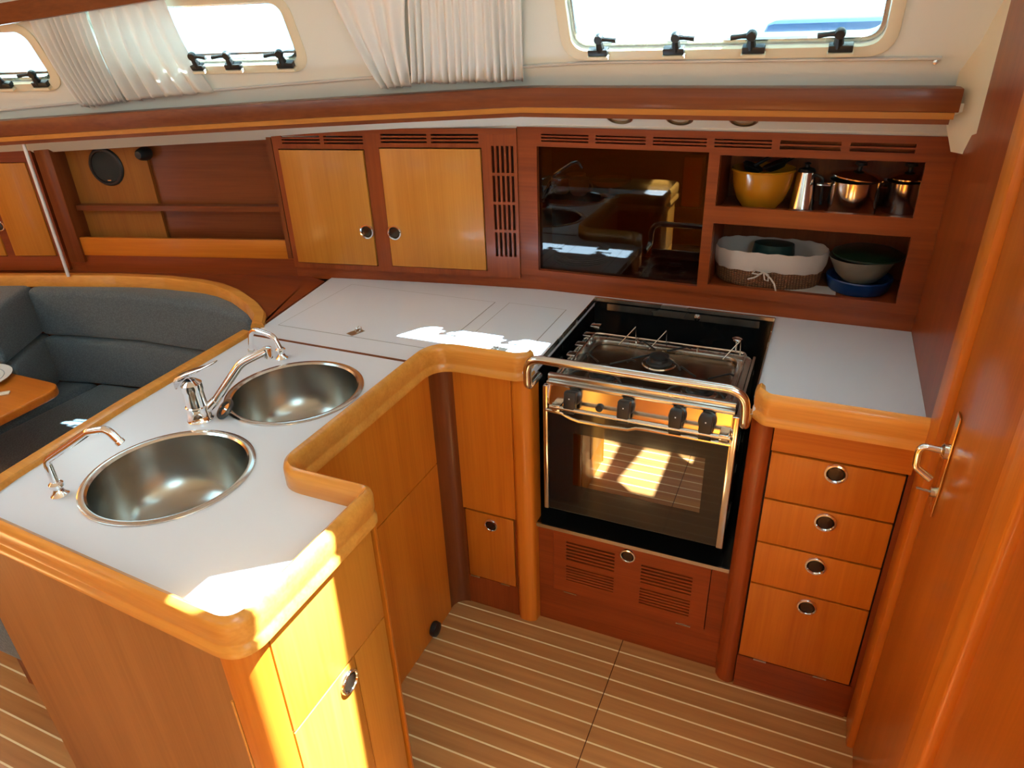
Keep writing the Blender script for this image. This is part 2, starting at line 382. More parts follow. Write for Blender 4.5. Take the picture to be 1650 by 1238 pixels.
def clamp(parent, x, flip=1, k=1.6):
    bm = bmesh.new(); bx(bm, x-.016*k, x+.016*k, -.024, -.004, -.006, .010); kk = obj('clamp', bm, black, parent, bevel=.002)
    bm = bmesh.new(); bx(bm, x-.017*k, x+.017*k, -.026, -.003, -.014, -.007); obj('clamp_plate', bm, cream, kk)
    bm = bmesh.new(); c_ = x+.006*flip; lathe(bm, [(0, -.008), (.010, -.008), (.012, -.005), (.012, .005), (.010, .008), (0, .008)], 16, toM((c_, -.018, .036), '-y'))
    tube(bm, [(c_, -.014, .004), (c_, -.018, .034)], [.012, .008], 8)
    tube(bm, [(c_, -.018, .036), (c_+.022*flip, -.021, .036), (c_+.046*flip, -.023, .034)], [.007, .005, .0062], 8)
    obj('clamp_lever', bm, black, kk, smooth=True)
for i, (xc, hw, zb, h) in enumerate(WIN):
    with frame(winframe(xc, zb)):
        bm = bmesh.new(); ringprism(bm, rrect(-hw-.028, hw+.028, -.026, h+.026, .065), rrect(-hw, hw, 0, h, .045), -.008, .004)
        F_ = st(obj('window_%d' % (i+1), bm, cream, bevel=.002)); 
        bm = bmesh.new(); ringprism(bm, rrect(-hw+.001, hw-.001, .001, h-.001, .044), rrect(-hw+.011, hw-.011, .011, h-.011, .036), .010, .020)
        obj('inner_frame', bm, brushed, F_)
        bm = bmesh.new(); vprism(bm, rrect(-hw+.009, hw-.009, .009, h-.009, .038), .013, .017); obj('pane', bm, pane_m, F_)
        if i: box('hinge_bar', (-hw+.012, hw-.012, .002, .008, .026, .033), plain('grey_bar', (.30, .31, .32), .35, .6), F_)
        xs = {0: [(-.29, 1), (-.098, 1), (.089, -1), (.277, -1)], 1: [(-.020, 1), (.104, -1), (.272, -1)], 2: [(.068, -1), (.196, -1)]}[i]
        for x, fl in xs: clamp(F_, x, fl)

tag(box('neighbouring_boat', (-.27, .62, 2.74, 3.2, 1.300, 1.612), plain('blue_hull_paint', (.012, .03, .07), .3), None, .03), 'dark blue hull side glimpsed outside the lower right of the big window', 'boat')
st(box('sun_blocker', (-.08, 1.3, 1.93, 2.5, 1.955, 1.985), lining))  # unseen slab added to keep sun off the right part of the big window
# headliner above, with the open galley hatch (sun falls through it) and the saloon hatch
def ceiling():
    bm = bmesh.new()
    V = lambda x, y: bm.verts.new((x, y, 1.90+.05*max(0, 1-abs(y-.1)/1.7)))
    xs = [-3.4, -2.35, -1.7, -.24, .22, .30, .80, 1.3]
    ys = [-1.7, -.95, -.15, .05, .65, .93, 1.35, 1.85]
    hol = lambda x, y: (-2.35 < x < -1.7 and .05 < y < .65) or (.30 < x < .8 and -.95 < y < -.15)
    g = {(i, j): V(x, y) for i, x in enumerate(xs) for j, y in enumerate(ys)}
    for i in range(len(xs)-1):
        for j in range(len(ys)-1):
            if not hol((xs[i]+xs[i+1])/2, (ys[j]+ys[j+1])/2): bm.faces.new((g[i, j], g[i+1, j], g[i+1, j+1], g[i, j+1]))
    r_ = bmesh.ops.extrude_face_region(bm, geom=bm.faces[:]); bmesh.ops.translate(bm, verts=[v for v in r_['geom'] if isinstance(v, bmesh.types.BMVert)], vec=(0, 0, .03))
    return bm
ce = st(obj('ceiling', ceiling(), lining))
bm = bmesh.new(); prism(bm, [(-.30, .86), (.22, 1.12), (.30, 1.14), (.30, 1.42), (.20, 1.40), (.153, 1.35), (-.097, 1.16), (-.30, 1.0)], 1.7, 2.2); cut(ce, bm)
bm = bmesh.new(); prism(bm, [(.40, 1.13), (.90, 1.13), (.90, 1.46), (.34, 1.46)], 1.7, 2.2); cut(ce, bm)  # unseen extra opening, added to put sun on the floor the oven reflects
# cove joining the cabin side to the headliner
bm = bmesh.new()
pr = [(-3.3+3.6*k/30, Ylin(-3.3+3.6*k/30, 1.80)) for k in range(31)]
sweep(bm, pr, [(0, 1.80), (-.10, 1.93), (.02, 1.95), (.06, 1.80)]); st(obj('trim_1', bm, lining, smooth=True))
# opposite side, forward and aft of the cabin (seen only in reflections)
st(panel('wall_front', -3.4, 1.3, 0, 1.95, [(-2.6, -1.9, 1.45, 1.68), (-1.3, -.5, 1.45, 1.68)], -1.62, -1.58, lining))
st(box('baseboard_front', (-3.4, 1.3, -1.57, -1.50, 0, 1.2), teak_x))
st(box('wall_left', (-3.62, -3.58, -1.6, 1.9, 0, 1.95), teak_z))
st(panel('wall_aft', 0, 2.96, 0, 1.95, [(.65, 1.5, .75, 1.95)], 0, .03, lining)); aft = bpy.data.objects['wall_aft']
aft.rotation_euler = (0, 0, R(90)); aft.location = (1.3, -.1, 0)
bm = bmesh.new(); dk = [(-3.6+5*k/40) for k in range(41)]
for a_, b_ in zip(dk, dk[1:]):
    q = [(x, Yw(x)+o_) for x, o_ in ((a_, -.012), (b_, -.012), (b_, .75), (a_, .75))]
    lo_ = [bm.verts.new((x, y, 1.392+S(x))) for x, y in q]; up_ = [bm.verts.new((x, y, 1.412+S(x))) for x, y in q]
    bm.faces.new(lo_[::-1]); bm.faces.new(up_)
    for i in range(4): bm.faces.new((lo_[i], lo_[(i+1) % 4], up_[(i+1) % 4], up_[i]))
st(obj('trim_8', bm, plain('white_deck', (.8, .8, .78), .5)))

bm = bmesh.new(); hp_ = [(-3.6+3.95*k/30) for k in range(31)]
sweep(bm, [(x, Yw(x)+.27) for x in hp_], [(0, 0), (0, 1.395), (.02, 1.395), (.02, 0)]); st(obj('wall_hull', bm, plain('hull_lining', (.25, .2, .15), .8), smooth=True))
# right bulkhead, corner post, door
bm = bmesh.new()
pts = [(1.40, 0), (2.32, 0), (2.32, 1.345), (2.02, 1.345), (1.861, 1.405), (1.828, 1.422), (1.82, 1.90), (1.40, 1.90)]
a = [bm.verts.new((.277, y, z)) for y, z in pts]; b = [bm.verts.new((.297, y, z)) for y, z in pts]
bm.faces.new(a); bm.faces.new(b[::-1])
for i in range(len(pts)): bm.faces.new((a[i], b[i], b[(i+1) % len(pts)], a[(i+1) % len(pts)]))
st(obj('wall_right', bm, mid_z))
st(box('leak_blocker', (.299, .315, 1.44, 2.40, 0, 1.9), cream))  # unseen panel added to stop sun leaking past the bulkhead top
bm = bmesh.new(); bx(bm, .268, .300, 1.352, 1.440, 0, 1.9); st(obj('trim_2', bm, teak_z, bevel=.006))
st(obj('trim_3', (lambda bm: (sweep(bm, [(.277, 1.82), (.272, 1.87), (.255, 1.91), (.232, 1.94)], [(0, 1.40), (0, 1.90), (-.03, 1.90), (-.03, 1.34)]), bm)[1])(bmesh.new()), cream, smooth=True))
dr = st(box('door_1', (.284, .312, 0.945, 1.352, 0.0, 1.46), door_pan, bevel=.002))
box('stile', (.2825, .284, .948, .985, 0.02, 1.46), teak_z, dr)
bm = bmesh.new(); bx(bm, .280, .2835, 1.270, 1.302, .790, 1.003); pl = obj('handle_plate', bm, plain('brass', (.80, .55, .25), .2, 1), dr, bevel=.001)
bm = bmesh.new(); tube(bm, fillet([(.280, 1.286, .925), (.232, 1.286, .935), (.226, 1.286, .855), (.262, 1.262, .838)], .016, 5), [.0085]*2+[.007]*12, 12) if False else None
pt = fillet([(.280, 1.286, .926), (.234, 1.286, .930), (.236, 1.282, .885), (.264, 1.276, .868)], .016, 6)
tube(bm, pt, .0068, 12); obj('lever', bm, chrome, pl, smooth=True)
bm = bmesh.new(); lathe(bm, [(0, 0), (.015, 0), (.015, .008), (.010, .012), (0, .012)], 20, toM((.281, 1.286, .926), '-x')); obj('rose', bm, chrome, pl, smooth=True)
bm = bmesh.new(); lathe(bm, [(0, 0), (.010, 0), (.010, .010), (0, .010)], 16, toM((.281, 1.286, .835), '-x')); tube(bm, [(.272, 1.286, .835), (.247, 1.286, .838)], .0025, 8); obj('thumb_turn', bm, brushed, pl, smooth=True)
bm = bmesh.new(); bx(bm, .272, .300, .86, .93, 0, 1.24); st(obj('trim_4', bm, teak_z, bevel=.010, seg=4))
st(box('trim_5', (.288, .31, .55, .86, 0, 1.24), door_pan))

# ================================================================ UPPER HULL-SIDE JOINERY
def curve_pts(x0, x1, off, n=40): return [(x0+(x1-x0)*k/n, Yw(x0+(x1-x0)*k/n)-off) for k in range(n+1)]
def strip(name, x0, x1, o0, o1, z0, z1, mat, parent, sheer=True, n=40, bevel=0):
    """board following the hull side between offsets o0 (room side) and o1"""
    bm = bmesh.new(); V = []
    for k in range(n+1):
        x = x0+(x1-x0)*k/n; s = S(x) if sheer else 0
        V.append([bm.verts.new((x, Yw(x)-o0, z0+s)), bm.verts.new((x, Yw(x)-o1, z0+s)), bm.verts.new((x, Yw(x)-o1, z1+s)), bm.verts.new((x, Yw(x)-o0, z1+s))])
    for a, b in zip(V, V[1:]):
        for j in range(4): bm.faces.new((a[j], a[(j+1) % 4], b[(j+1) % 4], b[j]))
    bm.faces.new(V[0][::-1]); bm.faces.new(V[-1])
    return obj(name, bm, mat, parent, smooth=True, ang=30, bevel=bevel)
bt = thing('overhead_rail', 'long curved dark mahogany rail with a pale stripe running above the cupboards', 'rail', (-.5, 1.88, 1.41))
strip('rail_board', -3.2, .243, .140, .045, 1.434, 1.483, mah_x, bt, bevel=.002)
strip('pale_stripe', -3.2, .236, .137, .100, 1.4195, 1.4335, stripe_w, bt)['label'] = 'pale wood stripe'
strip('lower_lip', -3.2, .230, .131, .105, 1.408, 1.419, mah_x, bt)
# soffit: slopes from behind the rail down to the cupboard tops
def soffit():
    bm = bmesh.new(); n = 40; V = []
    for k in range(n+1):
        x = -3.2+(.277+3.2)*k/n; s = S(x)
        V.append([bm.verts.new((x, Yw(x)-.108, 1.432+s)), bm.verts.new((x, Yw(x)+.004, 1.364+s)), bm.verts.new((x, Yw(x)+.004, 1.384+s)), bm.verts.new((x, Yw(x)-.108, 1.45+s))])
    for a, b in zip(V, V[1:]):
        for j in range(4): bm.faces.new((a[j], a[(j+1) % 4], b[(j+1) % 4], b[j]))
    return bm
st(obj('trim_6', soffit(), lining, smooth=True))
sl = Vector((0, -.068, -.112)).normalized()
for x, wd in ((-.538, 'leftmost of the three lamps, above the glass-fronted cupboard'), (-.377, 'middle one of three'), (-.215, 'rightmost of the three lamps, above the yellow bowl')):
    t = thing('downlight', 'small round recessed downlight under the rail, '+wd, 'lamp', (x, 1.958, 1.398), 'downlights under the overhead rail')
    Mt = toM((x, 1.955, 1.4045), tuple(sl))
    bm = bmesh.new(); lathe(bm, [(.036, -.002), (.036, .004), (.031, .007), (.025, .005), (.025, -.001)], 28, Mt); obj('bezel', bm, plain('aged_brass', (.45, .33, .18), .3, 1), t, smooth=True)
    bm = bmesh.new(); lathe(bm, [(.025, .001), (.015, .004), (0, .005)], 24, Mt); obj('lens', bm, plain('frosted_lens', (.5, .42, .3), .3), t, smooth=True)

# plinth board under all lockers
strip_p = thing('locker_plinth', 'reddish wooden board along the hull side beneath the cupboards', 'plinth', (-1, 1.99, .86))
strip('board', -3.2, .277, .0, -.02, .855, .925, mid_x, strip_p, sheer=False)

# --- galley locker: smoked glass side and open shelf side (straight, y = 2.02)
gl = thing('galley_locker', 'wooden wall locker with a smoked glass front and open crockery shelves', 'cupboard', (-.27, 2.02, .915))
holes = [(-.800, -.275, .932, 1.318), (-.268, .217, 1.172, 1.308), (-.268, .226, .945, 1.122)]
fr_h = [(-.800, -.300, .932, 1.312), (-.270, .222, .942, 1.122), (-.270, .216, 1.170, 1.306)]
slt = []
for k in range(6):
    x0 = -.785+k*.1655; slt += slots(x0, x0+.145, 1.326, 1.348, 1, 3 if k < 4 else 2, gz=.0045)
panel('face_frame', -.862, .277, .912, 1.366, fr_h+slt, 2.004, 2.022, mid_x, gl)
box('glass_front', (-.802, -.292, 2.024, 2.029, .930, 1.314), smoke_m, gl)['label'] = 'smoked glass'
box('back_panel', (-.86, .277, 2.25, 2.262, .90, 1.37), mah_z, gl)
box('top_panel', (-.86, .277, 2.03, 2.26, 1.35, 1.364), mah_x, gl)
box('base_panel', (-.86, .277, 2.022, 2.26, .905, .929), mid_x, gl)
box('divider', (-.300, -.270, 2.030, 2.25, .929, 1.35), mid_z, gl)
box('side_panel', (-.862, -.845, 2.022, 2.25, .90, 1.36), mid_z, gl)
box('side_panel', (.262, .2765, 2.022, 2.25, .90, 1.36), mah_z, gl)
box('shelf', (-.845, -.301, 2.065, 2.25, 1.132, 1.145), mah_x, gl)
box('shelf', (-.269, .261, 2.023, 2.25, 1.132, 1.145), mid_x, gl)
tag(box('storage_canister', (-.378, -.325, 2.075, 2.125, 1.1455, 1.285), plain('orange_card', (.75, .28, .02), .5), None, .004), 'tall orange carton behind the right end of the smoked glass', 'carton')

# --- vent panel and two-door cupboard
mm, Ln = wallframe(-1.668, -.862)
with frame(mm):
    cb = thing('wall_cupboard', 'wooden wall cupboard with two golden doors and vent slots beside the glass locker', 'cupboard', (Ln/2, 0, .915))
    X = lambda x: (x+1.668)*Ln/(1.668-.862)
    dA = (X(-1.650), X(-1.352), .918, 1.300); dB = (X(-1.302), X(-.972), .920, 1.306)
    sl_ = slots(X(-1.632), X(-1.352), 1.315, 1.340, 2, 3, .014, .005)+slots(X(-1.292), X(-.980), 1.319, 1.346, 2, 3, .014, .005)
    sl_ += slots(X(-.942), X(-.874), .970, 1.312, 5, 4, .0065, .009)
    panel('face_frame', 0, Ln-.002, .900, 1.366-.02, [dA, dB]+sl_, -.014, .004, mid_z, cb)
    box('top_rail', (0, Ln-.002, -.0142, .004, 1.3462, 1.362), mid_x, cb)
    for nm, d, kx in (('a', dA, X(-1.375)), ('b', dB, X(-1.278))):
        g_ = .003
        D = box('door', (d[0]+g_, d[1]-g_, -.020, -.004, d[2]+g_, d[3]-g_), door_w, cb, bevel=.0015)
        knob(D, toM((kx, -.020, 1.038), '-y'))
    box('back_panel', (0, Ln-.002, .016, .026, .90, 1.36), gap, cb)

# --- open shelf with loudspeaker
mm, Ln = wallframe(-2.500, -1.668)
with frame(mm):
    t = thing('open_shelf', 'open mahogany shelf niche with a ledge, left of the golden doors', 'shelf', (Ln/2, .05, .87))
    X = lambda x: (x+2.5)*Ln/(2.5-1.668)
    box('ledge_board', (X(-2.49), Ln-.002, -.004, .012, .925, .992), teak_x, t, bevel=.002)
    box('lower_board', (X(-2.49), Ln-.002, .000, .016, .858, .925), mid_x, t)
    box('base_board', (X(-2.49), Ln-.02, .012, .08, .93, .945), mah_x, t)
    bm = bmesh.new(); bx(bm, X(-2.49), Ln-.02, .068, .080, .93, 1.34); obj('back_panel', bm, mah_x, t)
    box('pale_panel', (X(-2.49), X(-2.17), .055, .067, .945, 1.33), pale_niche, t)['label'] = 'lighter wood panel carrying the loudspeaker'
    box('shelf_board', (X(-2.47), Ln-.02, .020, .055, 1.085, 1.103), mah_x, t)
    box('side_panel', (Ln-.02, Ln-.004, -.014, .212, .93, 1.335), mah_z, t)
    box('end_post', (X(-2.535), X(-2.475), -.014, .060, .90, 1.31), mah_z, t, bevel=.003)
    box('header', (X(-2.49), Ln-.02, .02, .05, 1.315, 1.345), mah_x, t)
    sp = thing('loudspeaker', 'round black loudspeaker set in the wooden panel above the shelf', 'speaker', (X(-2.330), .045, 1.17))
    Ms = toM((X(-2.330), .055, 1.232), '-y')
    bm = bmesh.new(); lathe(bm, [(.066, 0), (.066, .004), (.062, .008), (.055, .009), (.053, .005)], 36, Ms); obj('surround', bm, black, sp, smooth=True)
    bm = bmesh.new(); lathe(bm, [(.053, .004), (.030, .008), (0, .010)], 32, Ms); obj('grille', bm, plain('speaker_mesh', (.02, .022, .02), .7, bump=.8, bscale=900), sp, smooth=True)
    box('badge', (X(-2.330)-.001, X(-2.330)+.013, .042, .046, 1.186, 1.189), chrome, sp)
    bm = bmesh.new(); lathe(bm, [(0, 0), (.021, 0), (.024, .012), (.019, .04), (.012, .052), (0, .054)], 20, toM((X(-2.165), .060, 1.278), '-y')); tag(obj('reading_lamp', bm, black, smooth=True), 'small dark round lamp on the panel edge right of the loudspeaker', 'lamp')
# --- cupboard at the far left
mm, Ln = wallframe(-3.05, -2.545)
with frame(mm):
    t = thing('wall_cupboard', 'wall cupboard at the far left edge with a brown door behind the pole', 'cupboard', (Ln/2, 0, .915))
    X = lambda x: (x+3.05)*Ln/(3.05-2.545)
    dA = (X(-2.735), X(-2.575), .925, 1.262); dB = (X(-3.03), X(-2.765), .925, 1.262)
    panel('face_frame', 0, Ln, .87, 1.31, [dA, dB], -.014, .004, mid_x, t)
    for d, kx in ((dA, X(-2.735)-.016), (dB, X(-2.80))):
        D = box('door', (d[0]+.002, d[1]-.002, -.018, -.002, d[2]+.002, d[3]-.002), door_w, t, bevel=.0015)
    knob(D, toM((X(-2.752), -.0145, 1.04), '-y'), s=.8)
    box('back_panel', (0, Ln, .01, .02, .87, 1.31), gap, t)
bm = bmesh.new(); tube(bm, [(-2.462, 1.580, .875), (-2.462, 1.580, 1.335)], .006, 12); tag(obj('grab_pole', bm, plain('satin_aluminium', (.75, .76, .76), .5, .3), smooth=True), 'thin upright chrome pole in front of the wall at far left', 'pole')

# --- wooden ledge between the saloon seat and the lockers
lg = bmesh.new()
n = 24; ins = [(-1.45, 1.40), (-1.475, 1.46), (-1.53, 1.535), (-1.62, 1.600), (-1.75, 1.668), (-1.85, 1.70), (-1.95, 1.712), (-2.1, 1.705), (-2.3, 1.665), (-2.5, 1.605), (-2.8, 1.505), (-3.2, 1.35)]
outr = [(-3.2, Yw(-3.2)), (-2.8, Yw(-2.8)), (-2.5, Yw(-2.5)), (-2.2, Yw(-2.2)), (-1.9, Yw(-1.9)), (-1.62, Yw(-1.62)), (-1.5425, 1.86), (-1.475, 1.43)]
prism(lg, ins+outr, .84, .862); tag(obj('side_ledge', lg, mid_x), 'reddish wooden ledge between the sofa back and the lockers', 'ledge')
bm = bmesh.new(); sweep(bm, ins[1:], [(.004, .30), (.004, .84), (-.008, .84), (-.008, .30)]); obj('back_board', bm, mid_x, bpy.data.objects['side_ledge'], smooth=True)
bm = bmesh.new()
PR = [(-.018, .835), (-.018, .868), (-.012, .876), (.004, .878), (.016, .876), (.020, .868), (.020, .835)]
sweep(bm, [(p.x, p.y) for p in fillet([(x, y-.012) for x, y in ins[1:]], .08, 4)], PR)
tag(obj('sofa_back_rail', bm, rim_w, smooth=True), 'curved varnished rail capping the sofa back along the hull', 'rail')

# ---- valance and curtain track
vt = thing('window_valance', 'dark wooden valance above the small windows at top left', 'valance', (-2, 1.55, 1.70))
def vstrip():
    bm = bmesh.new(); V = []
    for k in range(31):
        x = -3.2+2.6*k/30; zb = 1.724+.085*(x+1.772)*(1 if x < -1.7 else .3); y = Ylin(x, zb)-.075
        V.append([bm.verts.new((x, y, zb)), bm.verts.new((x, y+.02, zb)), bm.verts.new((x, y-.005, zb+.048)), bm.verts.new((x, y-.028, zb+.048))])
    for a, b in zip(V, V[1:]):
        for j in range(4): bm.faces.new((a[j], a[(j+1) % 4], b[(j+1) % 4], b[j]))
    bm.faces.new(V[0][::-1]); bm.faces.new(V[-1]); return bm
obj('board', vstrip(), mah_x, vt, smooth=True, ang=30)
bm = bmesh.new(); P_ = []
for k in range(50):
    x = -3.2+(.19+3.2)*k/49; z = 1.541 if x > -.6 else 1.541-.055*(-.6-x)*(.75+.12*(-.6-x)); P_.append((x, Ylin(x, z)-.006, z))
ct = thing('curtain_track', 'thin metal curtain track running along the cream wall below the windows', 'track', (-.5, 1.94, 1.53))
tube(bm, P_, .0042, 6); obj('track_bar', bm, plain('satin_track', (.62, .62, .60), .5, .2), ct, smooth=True)
bm = bmesh.new(); lathe(bm, [(0, 0), (.005, 0), (.005, .008), (0, .009)], 12, toM((.180, Ylin(.18, 1.533)-.002, 1.533), '-y')); obj('end_stop', bm, brushed, ct, smooth=True)

# ================================================================ WORKTOP
ZW = .862
wt = thing('worktop', 'white laminate galley worktop with wooden rims, holding two round sinks', 'worktop', (-.9, 1.2, .84))
def worktop():
    bm = bmesh.new()
    pts = [(-1.385, .538), (-.700, .496), (-.672, .52), (-.672, .838), (-.840, .838), (-.866, .862), (-.872, .90), (-.874, 1.40), (-.85, 1.440), (-.606, 1.445), (-.606, 1.995), (-.070, 1.995), (-.070, 1.452), (.277, 1.452), (.276, 2.018), (-.80, 2.018), (-1.05, 1.985), (-1.3, 1.944), (-1.5425, 1.900), (-1.455, 1.38), (-1.435, .96)]
    prism(bm, pts, .842, ZW); return obj('laminate_surface', bm, laminate, wt)
ws = worktop()
SINKS = [(-1.116, .783), (-1.106, 1.160)]
for sx, sy in SINKS:
    bm = bmesh.new(); lathe(bm, [(0, -.2), (.150, -.2), (.150, .2), (0, .2)], 48, Matrix.Translation((sx, sy, .85)-Vector(XF[wt.name].translation)) if False else Matrix.Translation(Vector((sx, sy, .85))-XF[wt.name].translation))
    cut_w = bm
    # cutter must be in the object's world space: parent offset is applied by hand
    me_off = XF[wt.name].translation
    bm.transform(Matrix.Translation(me_off))
    bpy.context.view_layer.update(); cut(ws, bm)
def lines(name, pts, parent, mat=gap, w_=.0011):
    bm = bmesh.new()
    for a, b in pts:
        a = Vector(a); b = Vector(b); t = (b-a).normalized(); nn = Vector((-t.y, t.x))*w_
        prism(bm, [tuple(a+nn), tuple(a-nn), tuple(b-nn), tuple(b+nn)], ZW-.0005, ZW+.0003)
    return obj(name, bm, mat, parent)
grey = plain('lid_joint', (.25, .25, .26), .7)
def ring_latch(x, y, parent, ang=0):
    M_ = Matrix.Translation((x, y, ZW)) @ Matrix.Rotation(ang, 4, 'Z')
    bm = bmesh.new(); bx(bm, -.014, .014, -.023, .023, 0, .0014); bm.transform(M_); p = obj('pull_plate', bm, plain('latch_steel', (.42, .38, .32), .3, 1), parent)
    bm = bmesh.new(); tube(bm, [(M_ @ Vector((.010*math.cos(q*math.pi/8), .010+.012*math.sin(q*math.pi/8)*.6, .007+.006*math.sin(q*math.pi/8)))) for q in range(16)], .0016, 6, closed=True); obj('pull_ring', bm, chrome, p, smooth=True)
def lid(x0, x1, y0, y1, lab, lx, ly, ang):
    bm = bmesh.new(); prism(bm, [(x0, y0), (x1, y0), (x1, y1), (x0, y1)], ZW-.0006, ZW+.0008); L_ = obj('lid', bm, laminate, wt); L_['label'] = lab
    e = .0020; bm = bmesh.new()
    for a in ((x0-e, x1+e, y0-e, y0), (x0-e, x1+e, y1, y1+e), (x0-e, x0, y0, y1), (x1, x1+e, y0, y1)): bx(bm, *a, ZW-.0005, ZW+.0005)
    obj('lid_joint', bm, grey, L_); ring_latch(lx, ly, L_, ang)
lid(-1.43, -.893, 1.488, 1.862, 'large flush fridge lid', -1.175, 1.515, -.35)
lid(-.846, -.661, 1.50, 1.872, 'small flush lid', -.735, 1.545, 1.5)
# dark strip where the sink counter meets the back counter
bm = bmesh.new(); prism(bm, [(-1.455, 1.396), (-.89, 1.392), (-.89, 1.402), (-1.455, 1.405)], ZW-.001, ZW+.001); obj('joint_strip', bm, mah_x, wt)
# rims. outer face = path, profile to the counter side
RIM = [(0, .837), (0, .852), (.004, .856), (.004, .862), (.002, .870), (.001, .895), (.004, .906), (.012, .912), (.020, .906), (.023, .895), (.023, .858), (.004, .837)]
def rim(name, path, rads, prof, n=9):
    bm = bmesh.new(); sweep(bm, [(p.x, p.y) for p in fillet(path, rads, n)], prof); return obj(name, bm, rim_w, wt, smooth=True, ang=50)
rim('fiddle_rail', [(-1.425, .523), (-.656, .477), (-.656, .846), (-.866, .846), (-.866, 1.428), (-.640, 1.432), (-.603, 1.452), (-.603, 1.475)], [0, .055, .030, .045, .07, .035, .02, 0], RIM)
rim('fiddle_rail', [(-.072, 1.480), (-.072, 1.455), (-.045, 1.422), (.277, 1.424)], [0, .02, .03, 0], RIM)
LR = [(0, .835), (0, .868), (.004, .874), (.028, .876), (.036, .872), (.038, .862), (.038, .835)]
bm = bmesh.new(); pth = [(-1.372, .540), (-1.398, .66), (-1.432, .96), (-1.442, 1.16), (-1.455, 1.40)]
sweep(bm, pth, LR); o = obj('side_rim', bm, rim_w, wt, smooth=True, ang=50); o['label'] = 'flat wooden rim beside the sofa'

# ---- sinks
SL = ['nearer round stainless steel sink bowl beside the single swivel spout', 'farther round stainless steel sink bowl below the mixer tap spout']
for i, (sx, sy) in enumerate(SINKS):
    t = thing('sink', SL[i], 'sink', (sx, sy, .70), 'round steel sinks')
    Ms = Matrix.Translation((sx, sy, ZW))
    prof = [(.166, 0.0005), (.1655, .003), (.160, .0048), (.153, .004), (.149, 0), (.1485, -.006), (.147, -.035), (.144, -.060), (.139, -.082), (.131, -.102), (.120, -.119), (.105, -.132), (.085, -.141), (.060, -.1465), (.024, -.148)]
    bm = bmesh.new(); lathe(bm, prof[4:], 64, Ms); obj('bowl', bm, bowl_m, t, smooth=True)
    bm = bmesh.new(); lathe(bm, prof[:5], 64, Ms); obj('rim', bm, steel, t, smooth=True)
    dx = .0; Md = Matrix.Translation((sx, sy, ZW-.147))
    bm = bmesh.new(); lathe(bm, [(.026, 0), (.024, .002), (.018, -.002), (.014, -.006), (0, -.006)], 28, Md); obj('drain', bm, chrome, t, smooth=True)
# ---- taps
def tube_spout(name, base, pts, rad, label, grp):
    t = thing(name, label, 'tap', base, grp)
    b = Vector(base)
    bm = bmesh.new(); lathe(bm, [(.016, 0), (.0165, .003), (.011, .009), (.0085, .016), (.013, .022), (.013, .028), (.009, .032), (0, .033)], 24, Matrix.Translation(b)); obj('base_flange', bm, chrome, t, smooth=True)
    bm = bmesh.new(); tube(bm, fillet([b+Vector((0, 0, .028))]+[Vector(p) for p in pts], .02, 6), rad, 14); obj('spout', bm, chrome, t, smooth=True)
    e = Vector(pts[-1]); d = (e-Vector(pts[-2])).normalized()
    bm = bmesh.new(); lathe(bm, [(rad, 0), (rad*1.15, .001), (rad*1.15, .007), (rad*.8, .008), (0, .006)], 16, toM(e-d*.002, tuple(d))); obj('nozzle', bm, steel, t, smooth=True)
tube_spout('swivel_spout', (-1.262, .652, ZW), [(-1.262, .652, .942), (-1.158, .683, 1.010), (-1.121, .694, 1.018), (-1.105, .699, .992)], .0075, 'bent chrome swivel spout beside the nearer sink', 'chrome swivel spouts')
tube_spout('swivel_spout', (-1.262, 1.300, ZW), [(-1.277, 1.300, .925), (-1.335, 1.300, .936), (-1.354, 1.30, .925), (-1.366, 1.300, .872)], .0075, 'bent chrome swivel spout behind the farther sink, turned aside', 'chrome swivel spouts')
mx_ = thing('mixer_tap', 'chrome single-lever mixer tap with long spout standing between the sinks', 'tap', (-1.215, .968, ZW))
b = Vector((-1.222, .972, ZW))
bm = bmesh.new(); lathe(bm, [(.029, 0), (.029, .004), (.026, .008), (.0245, .03), (.0255, .034), (.0255, .038), (.0225, .04), (.0215, .075), (.023, .079), (.0225, .094), (.012, .103), (0, .104)], 32, Matrix.Translation(b)); obj('body', bm, chrome, mx_, smooth=True)
bm = bmesh.new(); sp_ = fillet([b+Vector((.012, .009, .022)), b+Vector((.034, .026, .046)), b+Vector((.090, .068, .128)), b+Vector((.140, .104, .152))], .06, 7)
tube(bm, sp_, [.0105]*3+[.0095]*(len(sp_)-3), 16); e_ = sp_[-1]
lathe(bm, [(.0, -.020), (.010, -.020), (.011, -.016), (.011, .004), (.0, .008)], 18, Matrix.Translation(e_+Vector((-.002, 0, 0)))); obj('spout', bm, chrome, mx_, smooth=True)
bm = bmesh.new()
hp = [b+Vector((-.028, -.008, .088)), b+Vector((-.022, -.004, .106)), b+Vector((.0, .004, .118)), b+Vector((.036, .014, .131)), b+Vector((.066, .022, .148))]
hr = [(.014, .008), (.022, .012), (.022, .009), (.014, .006), (.006, .003)]; rg = []
for p, (aw, ah) in zip(hp, hr): rg.append([bm.verts.new(p+Vector((0.25*aw*math.sin(q), -aw*math.cos(q), ah*math.sin(q)))) for q in [2*math.pi*k/14 for k in range(14)]])
for a_, c_ in zip(rg, rg[1:]):
    for k in range(14): bm.faces.new((a_[k], a_[(k+1) % 14], c_[(k+1) % 14], c_[k]))
bm.faces.new(rg[0][::-1]); bm.faces.new(rg[-1]); obj('lever', bm, chrome, mx_, smooth=True, ang=60)
sk = thing('sink_plug', 'dark ring-shaped sink plug leaning beside the mixer tap base', 'plug', (-1.185, 1.00, ZW))
